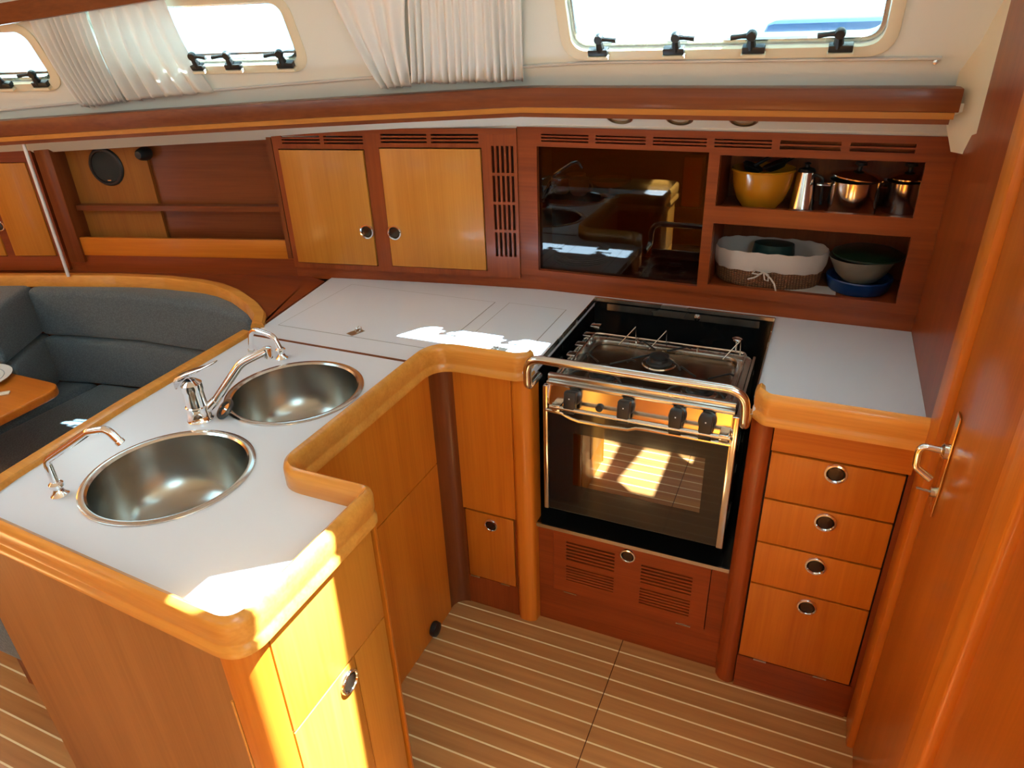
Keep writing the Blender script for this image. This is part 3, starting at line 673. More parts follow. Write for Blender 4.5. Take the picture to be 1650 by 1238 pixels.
Mp = toM((-1.180, 1.008, ZW+.017), (-.35, -.55, .75)); bm = bmesh.new(); lathe(bm, [(.018, -.004), (.024, -.004), (.026, 0), (.024, .004), (.018, .004), (.017, 0), (.018, -.004)], 28, Mp); obj('rim', bm, plain('dark_rubber', (.05, .05, .05), .4), sk, smooth=True)
bm = bmesh.new(); lathe(bm, [(.018, 0), (0, .001)], 24, Mp); tube(bm, [Mp @ Vector((0, 0, 0)), Mp @ Vector((0, 0, .012))], .003, 8); obj('cap', bm, steel, sk, smooth=True)

# ================================================================ BASE CABINETS
# sink peninsula
pc = thing('sink_cabinet', 'long teak base cabinet carrying the two sinks, lit end facing the steps', 'cabinet', (-1.1, .95, 0))
bm = bmesh.new(); prism(bm, [(-1.435, .560), (-1.425, .537), (-.715, .494), (-.715, .512), (-1.415, .555)], 0, .838); obj('near_panel', bm, near_w, pc)
def quarter(bm, cx, cy, rd, a0, a1, z0, z1, th=.012, n=10):
    o_ = [(cx+rd*math.cos(R(a0+(a1-a0)*k/n)), cy+rd*math.sin(R(a0+(a1-a0)*k/n))) for k in range(n+1)]
    i_ = [(cx+(rd-th)*math.cos(R(a0+(a1-a0)*k/n)), cy+(rd-th)*math.sin(R(a0+(a1-a0)*k/n))) for k in range(n+1)]
    prism(bm, o_+i_[::-1], z0, z1)
bm = bmesh.new(); quarter(bm, -.717, .541, .048, -94, 0, 0, .838); obj('corner_post', bm, teak_z, pc, smooth=True)
bm = bmesh.new(); tube(bm, [(-.7235, .4925, 0), (-.7235, .4925, .72)], .0022, 8); obj('edge_light_line', bm, rim_w, pc, smooth=True)['label'] = 'thin pale line standing for the lit groove along the near corner'  # pale tube stands in for the light line in the panel groove
box('end_panel', (-.690, -.673, .541, .822, 0, .838), teak_z, pc)
D = box('door', (-.674, -.669, .545, .715, .12, .602), door_w, pc, bevel=.001)
knob(D, toM((-.669, .690, .565), 'x'))
box('upper_panel', (-.674, -.669, .545, .820, .607, .832), door_w, pc, bevel=.001)
box('lower_panel', (-.674, -.670, .719, .820, .02, .602), door_w, pc, bevel=.001)
bm = bmesh.new(); quarter(bm, -.687, .832, .018, 0, 90, 0, .838); obj('corner_post', bm, teak_z, pc, smooth=True)
box('return_panel', (-.880, -.687, .838, .850, 0, .838), teak_z, pc)
box('inner_panel', (-.892, -.879, .850, 1.405, 0, .838), gap, pc)
box('inner_board', (-.879, -.873, .855, 1.398, .002, .553), teak_z, pc)['label'] = 'plain lower board facing the stove'
box('inner_board', (-.879, -.873, .855, 1.398, .557, .836), teak_z, pc)['label'] = 'plain upper board facing the stove'
bm = bmesh.new(); prism(bm, [(-1.440, .565), (-1.425, .565), (-1.455, 1.42), (-1.47, 1.42)], 0, .838); obj('sofa_side_panel', bm, teak_z, pc)
bm = bmesh.new(); lathe(bm, [(0, 0), (.022, 0), (.024, .006), (.022, .016), (.012, .020), (0, .020)], 24, toM((-.872, 1.282, .035), 'x')); tag(obj('floor_pump_button', bm, black, smooth=True), 'round black rubber button low on the cabinet side by the floor', 'button')

# corner cabinet left of stove
cc = thing('corner_cabinet', 'narrow teak cabinet with rounded posts between the sinks and the stove', 'cabinet', (-.73, 1.47, 0))
bm = bmesh.new()
n = 10; arc = [(-.832+.045*math.cos(R(180-90*k/n))*1.0, 1.404+.050*math.sin(R(180-90*k/n))) for k in range(n+1)]
prism(bm, [(p[0], p[1]) for p in arc]+[(-.832, 1.475), (-.892, 1.475), (-.892, 1.404)], 0, .838)
obj('hollow_corner_post', bm, mah_z, cc, smooth=True)['label'] = 'dark curved corner post'
box('carcass', (-.835, -.664, 1.462, 1.474, 0, .838), gap, cc)
box('upper_panel', (-.834, -.664, 1.454, 1.462, .375, .836), teak_z, cc)
box('kick_panel', (-.834, -.664, 1.454, 1.462, .002, .114), mid_z, cc)
D = box('door', (-.826, -.671, 1.452, 1.462, .118, .370), teak_z, cc, bevel=.001)
box('stile', (-.834, -.829, 1.454, 1.462, .114, .375), mid_z, cc); box('stile', (-.668, -.664, 1.454, 1.462, .114, .375), mid_z, cc)
knob(D, toM((-.742, 1.452, .335), '-y'), s=.85)
for x in (-.808, -.705):
    bm = bmesh.new(); bx(bm, x-.015, x+.015, 1.4495, 1.453, .1145, .1185); obj('hinge', bm, brushed, cc)
bm = bmesh.new(); prism(bm, [(p.x, p.y) for p in fillet([(-.664, 1.475), (-.664, 1.456), (-.655, 1.446), (-.630, 1.443), (-.606, 1.452), (-.604, 1.50)], [0, .004, .012, .03, .018, 0], 5)], 0, .838); obj('rounded_post', bm, teak_z, cc, smooth=True, ang=50)
box('recess_side', (-.6165, -.606, 1.50, 1.99, .0, .838), blackg, cc)

# under-stove cabinet
uc = thing('stove_base_cabinet', 'low reddish teak cabinet with louvred door beneath the stove', 'cabinet', (-.336, 1.49, 0))
sl_ = []
for x0, x1, z0, z1 in ((-.518, -.375, .258, .325), (-.518, -.375, .180, .236), (-.300, -.160, .245, .310), (-.300, -.160, .168, .226)):
    sl_ += slots(x0, x1, z0, z1, 1, 6, gz=.006)
panel('door', -.556, -.116, .135, .355, sl_, 1.474, 1.484, mid_x, uc)
D = [c for c in bpy.data.objects if c.name.startswith('door') and c.parent == uc][0]
knob(D, toM((-.338, 1.474, .330), '-y'), s=.9)
panel('front_frame', -.603, -.070, 0, .362, [(-.558, -.114, .133, .3565)], 1.478, 1.488, mid_x, uc)
box('backing', (-.603, -.070, 1.494, 1.500, .0, .36), gap, uc)
for x in (-.505, -.172): box('hinge', (x-.02, x+.02, 1.4725, 1.475, .1305, .1345), brushed, uc)

# drawer cabinet
dc = thing('drawer_cabinet', 'teak cabinet of drawers right of the stove by the door', 'cabinet', (.11, 1.46, 0))
bm = bmesh.new(); prism(bm, [(p.x, p.y) for p in fillet([(-.070, 1.50), (-.070, 1.465), (-.058, 1.446), (-.034, 1.438), (-.020, 1.448), (-.020, 1.475)], [0, .015, .02, .02, .005, 0], 5)], 0, .838); obj('rounded_post', bm, mid_z, dc, smooth=True, ang=50)
box('recess_side', (-.0695, -.059, 1.50, 1.99, 0, .838), blackg, dc)
box('carcass', (-.022, .272, 1.452, 1.470, 0, .838), gap, dc)
box('top_apron', (-.018, .262, 1.440, 1.452, .768, .837), teak_x, dc)
box('kick_panel', (-.018, .262, 1.440, 1.452, .0, .116), mid_x, dc)
box('right_stile', (.2585, .276, 1.444, 1.4525, 0, .838), mid_z, dc)
for z0, z1, kz in ((.639, .763, .739), (.510, .634, .605), (.379, .505, .474)):
    D = box('drawer', (-.016, .254, 1.438, 1.452, z0, z1), teak_z, dc, bevel=.0015); knob(D, toM((.121, 1.438, kz), '-y'))
D = box('door', (-.016, .254, 1.438, 1.452, .121, .374), teak_z, dc, bevel=.0015); knob(D, toM((.121, 1.438, .343), '-y'), s=.95)
for x in (.038, .185): box('hinge', (x-.016, x+.016, 1.436, 1.4385, .1165, .1205), brushed, dc)

# ================================================================ STOVE
rc = thing('stove_recess', 'black lined recess with steel edging around the stove', 'recess', (-.337, 1.7, .365))
box('tray', (-.604, -.071, 1.468, 1.99, .366, .374), blackg, rc)
box('front_trim', (-.604, -.071, 1.464, 1.469, .363, .375), steel, rc)
box('back_plate', (-.604, -.071, 1.984, 1.993, .374, .868), blackg, rc)
for x0 in (-.6055, -.0735): box('side_trim', (x0, x0+.003, 1.50, 1.99, .855, .868), brushed, rc)
box('rear_trim', (-.603, -.072, 1.975, 1.984, .862, .872), brushed, rc)
box('rear_panel', (-.560, -.110, 1.970, 1.974, .838, .858), brushed, rc)['label'] = 'dull steel strip at the back'
bm = bmesh.new(); lathe(bm, [(0, 0), (.008, 0), (.009, .004), (.005, .010), (0, .011)], 16, toM((-.285, 1.969, .848), '-y')); obj('catch', bm, chrome, rc, smooth=True)
sv = thing('stove', 'gimballed stainless steel gas cooker with black knobs and dark glass oven door', 'stove', (-.333, 1.62, .44))
XL, XR = -.572, -.094
box('oven_side', (XL+.004, XL+.010, 1.458, 1.80, .445, .826), brushed, sv)
box('oven_side', (XR-.010, XR-.004, 1.458, 1.80, .445, .826), brushed, sv)
box('oven_back', (XL+.01, XR-.01, 1.79, 1.80, .445, .80), brushed, sv)
box('oven_floor', (XL+.01, XR-.01, 1.458, 1.79, .445, .455), black, sv)
box('oven_roof', (XL+.01, XR-.01, 1.47, 1.79, .765, .772), black, sv)
for x0, x1 in ((XL, XL+.013), (XR-.017, XR)):
    bm = bmesh.new(); bx(bm, x0, x1, 1.446, 1.462, .450, .832); obj('front_strip', bm, steel, sv, bevel=.003)
# oven door: frame of black glass with clearer centre
op = panel('oven_door', XL+.014, XR-.018, .452, .772, [(-.492, -.160, .542, .704)], 1.452, 1.456, blackg, sv)
box('door_window', (-.492, -.160, 1.4525, 1.4555, .542, .704), oven_m, op)
box('oven_shelf', (XL+.03, XR-.03, 1.50, 1.77, .600, .604), brushed, sv)
box('oven_lining', (XL+.012, XR-.012, 1.775, 1.785, .456, .765), plain('oven_lining', (.20, .15, .09), .35, .7), sv)
# handle: straight bar with brackets above a wavy glass lip
bm = bmesh.new(); tube(bm, [(-.545, 1.424, .788), (-.108, 1.424, .788)], .0055, 12); hb = obj('door_handle', bm, steel, op, smooth=True)
for x in (-.528, -.122): box('bracket', (x-.011, x+.011, 1.420, 1.456, .779, .795), steel, hb, bevel=.002)
bm = bmesh.new(); W = [(-.556, .775), (-.515, .772), (-.490, .762), (-.470, .758), (-.40, .757), (-.345, .760), (-.325, .768), (-.30, .769), (-.105, .769)]
tube(bm, [(x, 1.428, z) for x, z in W], .0048, 10); obj('wavy_grip', bm, steel, op, smooth=True)
# control panel
bm = bmesh.new()
a = [(1.452, .778), (1.462, .832), (1.470, .832), (1.460, .778)]
A = [bm.verts.new((XL+.012, y, z)) for y, z in a]; B = [bm.verts.new((XR-.016, y, z)) for y, z in a]
bm.faces.new(A); bm.faces.new(B[::-1])
for i in range(4): bm.faces.new((A[i], B[i], B[(i+1) % 4], A[(i+1) % 4]))
cp = obj('control_panel', bm, steel, sv)
box('panel_ledge', (XL+.008, XR-.012, 1.452, 1.490, .833, .842), brushed, sv, bevel=.002)
box('front_bar', (XL+.008, XR-.012, 1.462, 1.478, .842, .858), brushed, sv, bevel=.003)
for x, s_ in ((-.494, 1), (-.358, 1), (-.234, 1), (-.165, 1)):
    Mk = toM((x, 1.457, .806), (0, -.98, .18))
    bm = bmesh.new(); lathe(bm, [(0, 0), (.021, 0), (.020, .014), (.018, .018), (0, .018)], 24, Mk); k_ = obj('knob', bm, black, sv, smooth=True)
    bm = bmesh.new(); bx(bm, -.015, .015, -.034, .022, .012, .034); bm.transform(Mk); obj('grip', bm, black, k_, bevel=.003)
    bm = bmesh.new(); bx(bm, -.0015, .0015, .004, .007, .034, .0345); bm.transform(Mk); obj('marker', bm, laminate, k_)
bm = bmesh.new(); lathe(bm, [(0, 0), (.010, 0), (.009, .010), (0, .011)], 16, toM((-.424, 1.456, .792), '-y')); obj('igniter_button', bm, black, sv, smooth=True)
# hob
hob_m = plain('hob_steel', (.20, .13, .085), .25, 1)
box('hob_plate', (XL+.006, XR-.006, 1.478, 1.806, .806, .814), hob_m, sv)
ho = rrect(XL+.012, XR-.012, 1.486, 1.802, .03); hi = rrect(XL+.045, XR-.045, 1.512, 1.776, .04)
bm = bmesh.new(); ringprism(bm, ho, hi, 0, .012); bm.transform(Matrix(((1, 0, 0, 0), (0, 0, 1, 0), (0, 1, 0, .814), (0, 0, 0, 1)))); obj('hob_surround', bm, brushed, sv, bevel=.002)
bm = bmesh.new(); tube(bm, [(p.x, p.y, .838) for p in fillet([(XL+.028, 1.50), (XR-.028, 1.50), (XR-.028, 1.790), (XL+.028, 1.790)], .02, 5, True)], .0032, 8, closed=True)
ps = obj('pan_support', bm, steel, sv, smooth=True)
for x, y in ((XL+.028, 1.56), (XR-.028, 1.56), (XL+.028, 1.75), (XR-.028, 1.75), (-.42, 1.5), (-.25, 1.5), (-.42, 1.79), (-.25, 1.79)):
    bm = bmesh.new(); tube(bm, [(x, y, .838), (x, y, .815)], .0028, 6); obj('foot', bm, steel, ps)
for bx_, by_ in ((-.335, 1.700), (-.455, 1.575), (-.205, 1.575)):
    t_ = (bx_, by_)
    bm = bmesh.new(); lathe(bm, [(.034, .814), (.034, .820), (.026, .824), (.024, .830), (.027, .832), (.026, .838), (.010, .841), (0, .841)], 28, Matrix.Translation((bx_, by_, 0))); bu = obj('burner', bm, black, sv, smooth=True)
    bm = bmesh.new(); lathe(bm, [(.046, .8142), (.044, .817), (.035, .818)], 28, Matrix.Translation((bx_, by_, 0))); obj('burner_ring', bm, steel, bu, smooth=True)
    for k in range(4):
        q = R(45+90*k); c_, s_ = math.cos(q), math.sin(q)
        bm = bmesh.new(); tube(bm, [(bx_+.022*c_, by_+.022*s_, .846), (bx_+.085*c_, by_+.085*s_, .846), (bx_+.098*c_, by_+.098*s_, .838)], .0026, 6); obj('prong', bm, black, ps, smooth=True)
for x in (-.43, -.345, -.15):     # tall pan-clamp wires
    bm = bmesh.new(); tube(bm, [(x-.025, 1.73, .838), (x+.01, 1.77, .880), (x+.014, 1.77, .838)], .0018, 6); obj('clamp_wire', bm, steel, ps, smooth=True)
bm = bmesh.new(); lathe(bm, [(0, 0), (.012, 0), (.013, .004), (.008, .007), (0, .007)], 20, Matrix.Translation((-.150, 1.79, .872))); obj('clamp_knob', bm, chrome, ps, smooth=True)
bm = bmesh.new(); tube(bm, [(-.150, 1.79, .838), (-.150, 1.79, .874)], .003, 8); obj('clamp_post', bm, steel, ps, smooth=True)
for k in range(5):                # left pan clamps and hinges
    y = 1.55+.07*k; bm = bmesh.new(); bx(bm, XL+.001, XL+.030, y, y+.028, .826, .840); obj('clamp_block', bm, steel, sv, bevel=.003)
# grab rail across the front
gr = thing('grab_rail', 'bent stainless steel safety rail across the front of the stove', 'rail', (-.337, 1.40, .85))
bm = bmesh.new(); tube(bm, fillet([(-.592, 1.470, .845), (-.590, 1.395, .850), (-.588, 1.388, .932), (-.084, 1.388, .932), (-.080, 1.395, .842), (-.078, 1.470, .838)], [0, .018, .045, .055, .018, 0], 8), .0105, 16); obj('bar', bm, steel, gr, smooth=True)

# ================================================================ SHELF CONTENTS
yel = plain('yellow_ceramic', (.50, .20, .010), .2, coat=.5)
SH, LO = 1.1455, .930
t = tag(obj('mixing_bowl', (lambda bm: (lathe(bm, [(0, 0), (.046, 0), (.050, .004), (.067, .028), (.079, .062), (.085, .106), (.088, .106), (.085, .111), (.081, .106), (.074, .062), (.060, .030), (0, .012)], 40, Matrix.Translation((-.165, 2.125, SH))), bm)[1])(bmesh.new()), yel, smooth=True), 'big yellow mixing bowl on the upper open shelf', 'bowl')
for k, (x, y, z, rd, lb) in enumerate(((-.200, 2.115, SH+.098, .030, 'black utensil head lying in the left of the yellow bowl'), (-.130, 2.145, SH+.102, .036, 'dark ladle cup lying in the right of the yellow bowl'))):
    bm = bmesh.new(); lathe(bm, [(0, 0), (rd*.6, .003), (rd, .018), (rd*.9, .022), (0, .012)], 24, Matrix.Translation((x, y, z)) @ Matrix.Rotation(.4-.8*k, 4, 'Y')); tube(bm, [(x+.01, y, z+.018), (x+.055, y+.02, z+.045)], .005, 8)
    tag(obj('kitchen_utensil', bm, black, smooth=True), lb, 'utensil')
# steel jug
jg = thing('steel_jug', 'tall tapered stainless steel coffee pot beside the yellow bowl', 'jug', (-.052, 2.12, SH))
bm = bmesh.new(); lathe(bm, [(0, 0), (.034, 0), (.035, .004), (.033, .01), (.024, .10), (.023, .106), (.0, .107)], 32, Matrix.Translation((-.052, 2.12, SH))); obj('body', bm, steel, jg, smooth=True)
bm = bmesh.new(); lathe(bm, [(.024, .106), (.020, .114), (.006, .118), (.006, .124), (.009, .128), (0, .132)], 24, Matrix.Translation((-.052, 2.12, SH))); obj('lid', bm, black, jg, smooth=True)
bm = bmesh.new(); tube(bm, fillet([(-.030, 2.12, SH+.098), (-.008, 2.115, SH+.092), (-.004, 2.115, SH+.02)], .012, 4), .004, 8); obj('handle', bm, black, jg, smooth=True)
# cooking pots
def pot(x, y, rd, h, label, tilt=True, lidm=steel):
    t = thing('cooking_pot', label, 'pot', (x, y, SH))
    bm = bmesh.new(); lathe(bm, [(0, 0), (rd*.97, 0), (rd, .004), (rd, h), (rd+.003, h+.002), (rd-.002, h+.002), (rd-.003, .006), (0, .004)], 40, Matrix.Translation((x, y, SH))); obj('body', bm, steel, t, smooth=True)
    ML = Matrix.Translation((x+.004, y, SH+h+.009)) @ Matrix.Rotation(R(6 if tilt else 0), 4, 'Y')
    bm = bmesh.new(); lathe(bm, [(rd+.004, 0), (rd+.004, .003), (rd*.8, .012), (rd*.3, .019), (0, .020)], 40, ML); l_ = obj('lid', bm, lidm, t, smooth=True)
    bm = bmesh.new(); lathe(bm, [(.006, .019), (.006, .028), (.016, .032), (.014, .038), (0, .040)], 20, ML); obj('lid_knob', bm, black, l_, smooth=True)
    bm = bmesh.new(); tube(bm, fillet([(x-rd+.004, y-.030, SH+h*.86), (x-rd-.026, y-.040, SH+h*.88), (x-rd-.026, y-.012, SH+h*.88), (x-rd+.004, y-.006, SH+h*.86)], .008, 4), .004, 8); obj('handle', bm, steel, t, smooth=True)
pot(.072, 2.126, .064, .088, 'stainless steel cooking pot with a lid set crooked on top')
pot(.199, 2.180, .050, .080, 'smaller dark steel pot in the right corner of the upper shelf', False)
# basket with liner
bk = thing('bread_basket', 'oval woven wicker basket with a white cloth liner tied in a bow', 'basket', (-.118, 2.13, LO))
wick = plain('wicker', (.30, .13, .05), .6)
def wickm():
    mt, nt, b = nmat('woven_wicker'); tc = nt.nodes.new('ShaderNodeTexCoord'); w_ = nt.nodes.new('ShaderNodeTexWave'); w_.inputs['Scale'].default_value = 40; w_.bands_direction = 'X'
    w2 = nt.nodes.new('ShaderNodeTexWave'); w2.bands_direction = 'Z'; w2.inputs['Scale'].default_value = 55
    nt.links.new(tc.outputs['Object'], w_.inputs['Vector']); nt.links.new(tc.outputs['Object'], w2.inputs['Vector'])
    mu = nt.nodes.new('ShaderNodeMath'); mu.operation = 'MULTIPLY'; nt.links.new(w_.outputs['Fac'], mu.inputs[0]); nt.links.new(w2.outputs['Fac'], mu.inputs[1])
    rp = nt.nodes.new('ShaderNodeValToRGB'); rp.color_ramp.elements[0].color = (.13, .045, .015, 1); rp.color_ramp.elements[1].color = (.42, .19, .08, 1)
    nt.links.new(mu.outputs[0], rp.inputs[0]); nt.links.new(rp.outputs[0], b.inputs['Base Color']); b.inputs['Roughness'].default_value = .6
    bp = nt.nodes.new('ShaderNodeBump'); bp.inputs['Distance'].default_value = .003; nt.links.new(mu.outputs[0], bp.inputs['Height']); nt.links.new(bp.outputs[0], b.inputs['Normal']); return mt
Me = Matrix.Translation((-.118, 2.135, LO)) @ Matrix.Diagonal((1, .62, 1, 1))
bm = bmesh.new(); lathe(bm, [(0, 0), (.140, 0), (.146, .006), (.150, .04), (.154, .078), (.148, .080), (.142, .04), (.136, .008), (0, .006)], 56, Me); obj('wicker_body', bm, wickm(), bk, smooth=True)
bm = bmesh.new(); prof = [(.151, .048), (.158, .066), (.160, .094), (.156, .104), (.150, .100), (.143, .05), (.12, .014), (0, .010)]
lathe(bm, prof, 72, Me)
for v in bm.verts:
    d_ = v.co-Vector((-.118, 2.135, 0)); an = math.atan2(d_.y/.62, d_.x)
    if v.co.z > LO+.045: v.co.z += .003*math.sin(3*an)+.0015*math.sin(17*an); v.co += Vector((d_.x, d_.y, 0))*.004*math.sin(23*an)
cloth = plain('white_cotton', (.55, .48, .43), .85, bump=.3, bscale=500)
ln_ = obj('cloth_liner', bm, cloth, bk, smooth=True, ang=80)
bm = bmesh.new(); c0 = Vector((-.122, 2.033, LO+.055))
tube(bm, [c0, c0+Vector((-.022, -.008, .006)), c0+Vector((-.030, -.008, -.004)), c0+Vector((-.012, -.006, -.006)), c0], .0022, 6)
tube(bm, [c0, c0+Vector((.014, -.008, -.004)), c0+Vector((.016, -.010, -.022)), c0+Vector((.006, -.008, -.020)), c0], .0022, 6)
tube(bm, [c0, c0+Vector((-.020, -.009, -.014)), c0+Vector((-.040, -.010, -.022))], .0025, 6)
tube(bm, [c0, c0+Vector((.022, -.010, -.014)), c0+Vector((.034, -.014, -.028)), c0+Vector((.042, -.026, -.046))], .0025, 6)
obj('bow', bm, cloth, ln_, smooth=True)
bm = bmesh.new(); lathe(bm, [(0, .02), (.05, .02), (.060, .08), (.056, .108), (.02, .112), (0, .112)], 28, Matrix.Translation((-.110, 2.150, LO)) @ Matrix.Diagonal((1, .7, 1, 1))); tag(obj('storage_tub', bm, plain('dark_green_plastic', (.012, .04, .035), .4), smooth=True), 'dark green lidded tub sitting inside the wicker basket', 'tub')
# plastic bowls
bm = bmesh.new(); lathe(bm, [(0, 0), (.075, 0), (.080, .006), (.088, .036), (.086, .040), (.078, .036), (.070, .008), (0, .005)], 40, Matrix.Translation((.130, 2.135, LO))); tag(obj('plastic_bowl', bm, plain('blue_plastic', (.006, .035, .14), .3), smooth=True), 'dark blue plastic bowl at the bottom of the stack', 'bowl')
bm = bmesh.new(); lathe(bm, [(0, .030), (.045, .030), (.066, .052), (.086, .094), (.088, .098), (.084, .096), (.062, .054), (0, .035)], 40, Matrix.Translation((.132, 2.130, LO)) @ Matrix.Rotation(R(-2), 4, 'Y')); tag(obj('mixing_bowl', bm, plain('translucent_plastic', (.20, .18, .14), .35), smooth=True), 'pale translucent bowl nested on the blue one', 'bowl')
bm = bmesh.new(); lathe(bm, [(.070, .100), (.091, .101), (.092, .106), (.075, .114), (0, .118)], 36, Matrix.Translation((.140, 2.132, LO))); tag(obj('bowl_lid', bm, plain('green_plastic', (.006, .022, .010), .35), smooth=True), 'dark green lid lying over the translucent bowl', 'lid')
box('paper', (-.06, .075, 2.035, 2.12, LO, LO+.0012), cloth); tag(bpy.data.objects['paper'], 'white sheet of paper sticking out under the wicker basket', 'paper')
# behind the smoked glass
cupm = plain('pale_pink_ceramic', (.55, .33, .24), .3)
for k, (x, y, lb) in enumerate(((-.775, 2.15, 'pale cup nearest the left frame behind the smoked glass'), (-.712, 2.14, 'pale cup beside the yellow dish behind the smoked glass'), (-.745, 2.205, 'pale cup standing behind the other two behind the glass'))):
    t = thing('cup', lb, 'cup', (x, y, SH), 'cups behind the smoked glass')
    bm = bmesh.new(); lathe(bm, [(0, 0), (.018, 0), (.026, .008), (.032, .03), (.033, .052), (.030, .052), (.028, .03), (0, .006)], 28, Matrix.Translation((x, y, SH))); obj('body', bm, cupm, t, smooth=True)
    bm = bmesh.new(); tube(bm, [(x+(-1 if k == 0 else 1)*(.030+.014*math.sin(R(a_))), y, SH+.028+.014*math.cos(R(a_))) for a_ in range(0, 181, 30)], .003, 8); obj('handle', bm, cupm, t, smooth=True)
t = thing('cake_stand', 'orange dish raised on a small stem behind the smoked glass', 'dish', (-.612, 2.145, SH))
bm = bmesh.new(); lathe(bm, [(0, 0), (.030, 0), (.028, .004), (.006, .008), (.006, .036), (0, .036)], 24, Matrix.Translation((-.612, 2.145, SH))); obj('stem', bm, steel, t, smooth=True)
bm = bmesh.new(); lathe(bm, [(0, .036), (.050, .038), (.064, .050), (.066, .056), (.060, .056), (.048, .046), (0, .044)], 36, Matrix.Translation((-.612, 2.145, SH))); obj('dish', bm, plain('orange_ceramic', (.62, .24, .03), .25), t, smooth=True)
gz = plain('grey_glaze', (.22, .20, .18), .25)
for k in range(5):
    bm = bmesh.new(); z = LO+.007*k; lathe(bm, [(0, 0), (.060, 0), (.092, .009), (.093, .012), (.060, .006), (0, .004)], 40, Matrix.Translation((-.700+.002*k, 2.14, z)))
    tag(obj('dinner_plate', bm, gz, smooth=True), ['lowest', 'second lowest', 'middle', 'second highest', 'topmost'][k]+' grey dinner plate of the pile behind the smoked glass', 'plate', 'plates piled behind the smoked glass')

# ================================================================ CURTAINS
def curtain(tl, tr, bl, br, pleats, label, amp=.010, seed=1, sag=.0, thick=.0):
    rnd = random.Random(seed); nu, nv = pleats*10, 22; bm = bmesh.new(); V = []
    tl, tr, bl, br = map(Vector, (tl, tr, bl, br)); ph = [rnd.uniform(-.6, .6) for _ in range(pleats+2)]; am = [rnd.uniform(.6, 1.3) for _ in range(pleats+2)]
    for j in range(nv+1):
        v = j/nv; row = []
        for i in range(nu+1):
            u_ = i/nu; p = (tl.lerp(tr, u_)).lerp(bl.lerp(br, u_), v); q = u_*(pleats-.001); k = int(q); fr_ = q-k
            phs = ph[k]*(1-fr_)+ph[k+1]*fr_; a_ = (am[k]*(1-fr_)+am[k+1]*fr_)*amp*(.45+.75*v)
            off = a_*math.sin(2*math.pi*q+phs*1.5+.8*v*math.sin(k))
            hem = .004*math.sin(2*math.pi*q+phs) if v > .93 else 0
            belly = sag*math.sin(math.pi*v)
            row.append(bm.verts.new(p+Vector((off*.25+belly, -off-.012*v*0, hem))))
        V.append(row)
    for a_, b_ in zip(V, V[1:]):
        for i in range(nu): bm.faces.new((a_[i], a_[i+1], b_[i+1], b_[i]))
    o = obj('curtain', bm, curtain_d if tl.x > -1.5 else curtain_m, smooth=True, ang=180); sm = o.modifiers.new('thickness', 'SOLIDIFY'); sm.thickness = .0008
    return tag(o, label, 'curtain', 'white window curtains')
off_ = lambda x, z, o=.045: (x, Ylin(x, z)-o, z)
curtain(off_(-2.185, 1.700), off_(-1.995, 1.712), off_(-2.240, 1.440, .028), off_(-2.080, 1.458, .028), 9, 'gathered white curtain at top left, its folds close together', .015, 2, -.015)
curtain(off_(-1.985, 1.712), off_(-1.740, 1.735), off_(-2.070, 1.456, .028), off_(-1.775, 1.480, .028), 6, 'sunlit white curtain partly covering the middle window', .014, 5, -.02)
curtain(off_(-1.262, 1.735), off_(-1.045, 1.740), off_(-1.225, 1.480, .028), off_(-1.135, 1.487, .028), 4, 'white curtain drawn to a slanting point, left of the pair', .017, 8, -.010)
curtain(off_(-1.040, 1.740), off_(-.745, 1.745), off_(-1.125, 1.494, .03), off_(-.800, 1.498, .03), 15, 'densely pleated white curtain just left of the big window', .016, 11, 0)

# ================================================================ SALOON SEATING
def cushion(name, pts, z0, z1, label, bev=.03, mat=blue, cat='cushion', grp='blue grey sofa cushions'):
    bm = bmesh.new(); prism(bm, pts, z0, z1); return tag(obj(name, bm, mat, bevel=bev, seg=4), label, cat, grp)
base = [( -1.475, .70), (-1.475, 1.42), (-1.62, 1.60), (-1.9, 1.70), (-2.3, 1.66), (-2.9, 1.47), (-3.2, 1.35), (-3.2, 1.05), (-2.1, 1.12), (-1.92, 1.0), (-1.88, .70)]
bm = bmesh.new(); prism(bm, base, 0, .268); tag(obj('sofa_bench', bm, mah_x), 'low wooden bench box carrying the saloon seat cushions', 'bench')
cushion('seat_cushion', [(-1.485, .99), (-1.52, 1.38), (-1.60, 1.58), (-1.9, 1.64), (-2.46, 1.57), (-2.46, 1.02), (-1.98, 1.02)], .318, .455, 'wide blue-grey seat cushion along the hull between table and counter')
cushion('seat_cushion', [(-1.462, .612), (-1.480, .980), (-1.93, .980), (-1.90, .612)], .272, .452, 'seat cushion end poking out left of the sink cabinet by the floor')
cushion('seat_cushion', [(-2.47, 1.02), (-2.47, 1.57), (-2.62, 1.53), (-3.1, 1.38), (-3.1, 1.02)], .318, .455, 'blue-grey seat cushion at the left edge under the table')
lo = [(-1.64, 1.555), (-1.90, 1.580), (-2.20, 1.570), (-2.462, 1.525), (-2.615, 1.488)]; hi_ = [(-2.615, 1.548), (-2.462, 1.592), (-2.2, 1.665), (-1.9, 1.698), (-1.72, 1.66), (-1.62, 1.595)]
cushion('backrest_cushion', lo+hi_, .458, .645, 'lower long blue-grey backrest cushion beneath the bolster', .022)
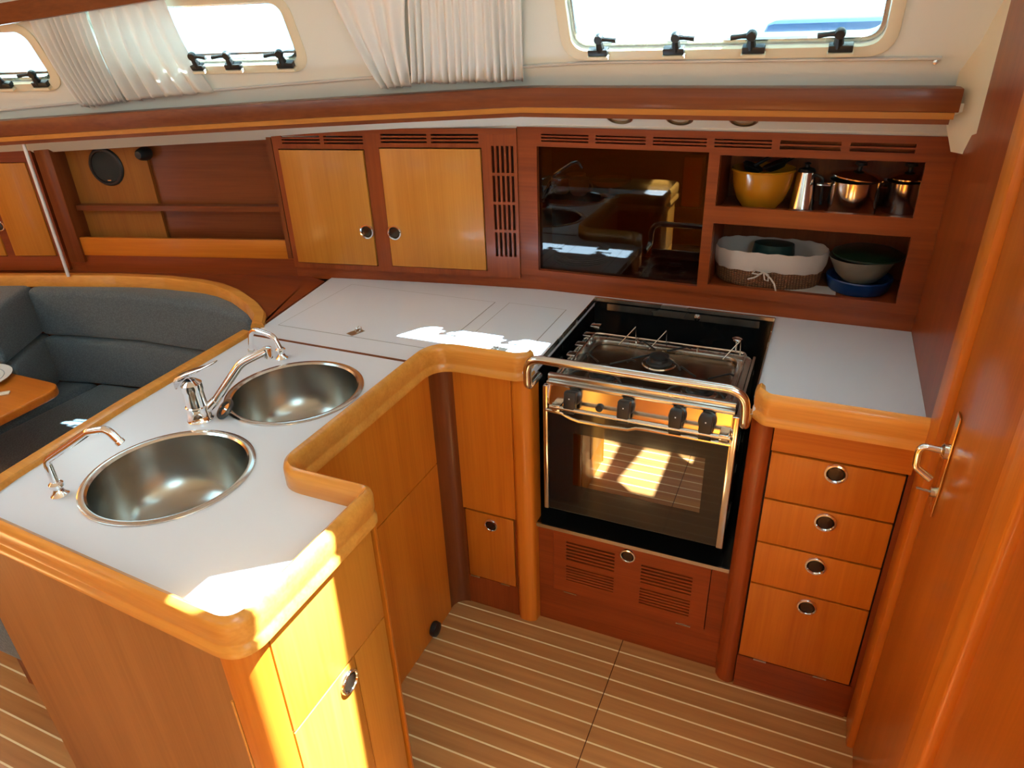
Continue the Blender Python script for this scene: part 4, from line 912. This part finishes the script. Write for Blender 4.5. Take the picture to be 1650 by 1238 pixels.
cushion('backrest_cushion', [(-1.60, 1.54), (-1.68, 1.565), (-1.90, 1.590), (-2.20, 1.580), (-2.465, 1.535), (-2.615, 1.498)]+[(-2.615, 1.552), (-2.465, 1.596), (-2.2, 1.675), (-1.9, 1.703), (-1.72, 1.668), (-1.60, 1.585)], .650, .838, 'upper long blue-grey bolster directly under the curved rail', .026)
cushion('backrest_cushion', [(-2.455, 1.285), (-2.625, 1.545), (-3.1, 1.37), (-3.1, 1.28), (-2.60, 1.27)], .458, .650, 'lower backrest cushion at the left edge, behind the plates', .022)
cushion('backrest_cushion', [(-2.458, 1.265), (-2.630, 1.550), (-3.1, 1.38), (-3.1, 1.26), (-2.60, 1.25)], .655, .840, 'upper backrest bolster at the left edge with a sunlit patch', .026)
# table
tb = thing('saloon_table', 'varnished wooden saloon table corner at the left edge', 'table', (-2.6, .9, 0))
bm = bmesh.new(); tp = [(p.x, p.y) for p in fillet([(-2.130, .70), (-2.150, 1.250), (-3.1, 1.250), (-3.1, .70)], [.02, .07, .02, .02], 8, True)]
prism(bm, tp, .622, .650); obj('table_top', bm, teak_x, tb, bevel=.006, seg=3)
box('pedestal', (-2.72, -2.60, .88, 1.0, 0, .622), teak_z, tb, bevel=.01)
pt = thing('plate', 'white plate with grey rings on the saloon table', 'plate', (-2.46, 1.155, .6505))
bm = bmesh.new(); lathe(bm, [(0, 0), (.07, 0), (.112, .012), (.115, .016), (.07, .007), (0, .005)], 48, Matrix.Translation((-2.455, 1.150, .6505))); obj('dish', bm, plain('white_china', (.72, .78, .78), .2), pt, smooth=True)
for rd in (.09, .068, .045):
    bm = bmesh.new(); zz = .6505+(.0105 if rd > .08 else .0075 if rd > .06 else .0062); tube(bm, [(-2.455+rd*math.cos(2*math.pi*k/40), 1.150+rd*math.sin(2*math.pi*k/40), zz) for k in range(40)], .0016, 6, closed=True); obj('ring', bm, plain('grey_glaze_ring', (.25, .33, .38), .3), pt, smooth=True)
bm = bmesh.new(); bx(bm, -.075, .075, -.010, .010, 0, .006); bm.transform(Matrix.Translation((-2.320, 1.095, .6505)) @ Matrix.Rotation(R(44), 4, 'Z')); tag(obj('napkin', bm, plain('ivory_cloth', (.74, .68, .55), .7), bevel=.002), 'folded ivory napkin beside the plate on the table', 'napkin')
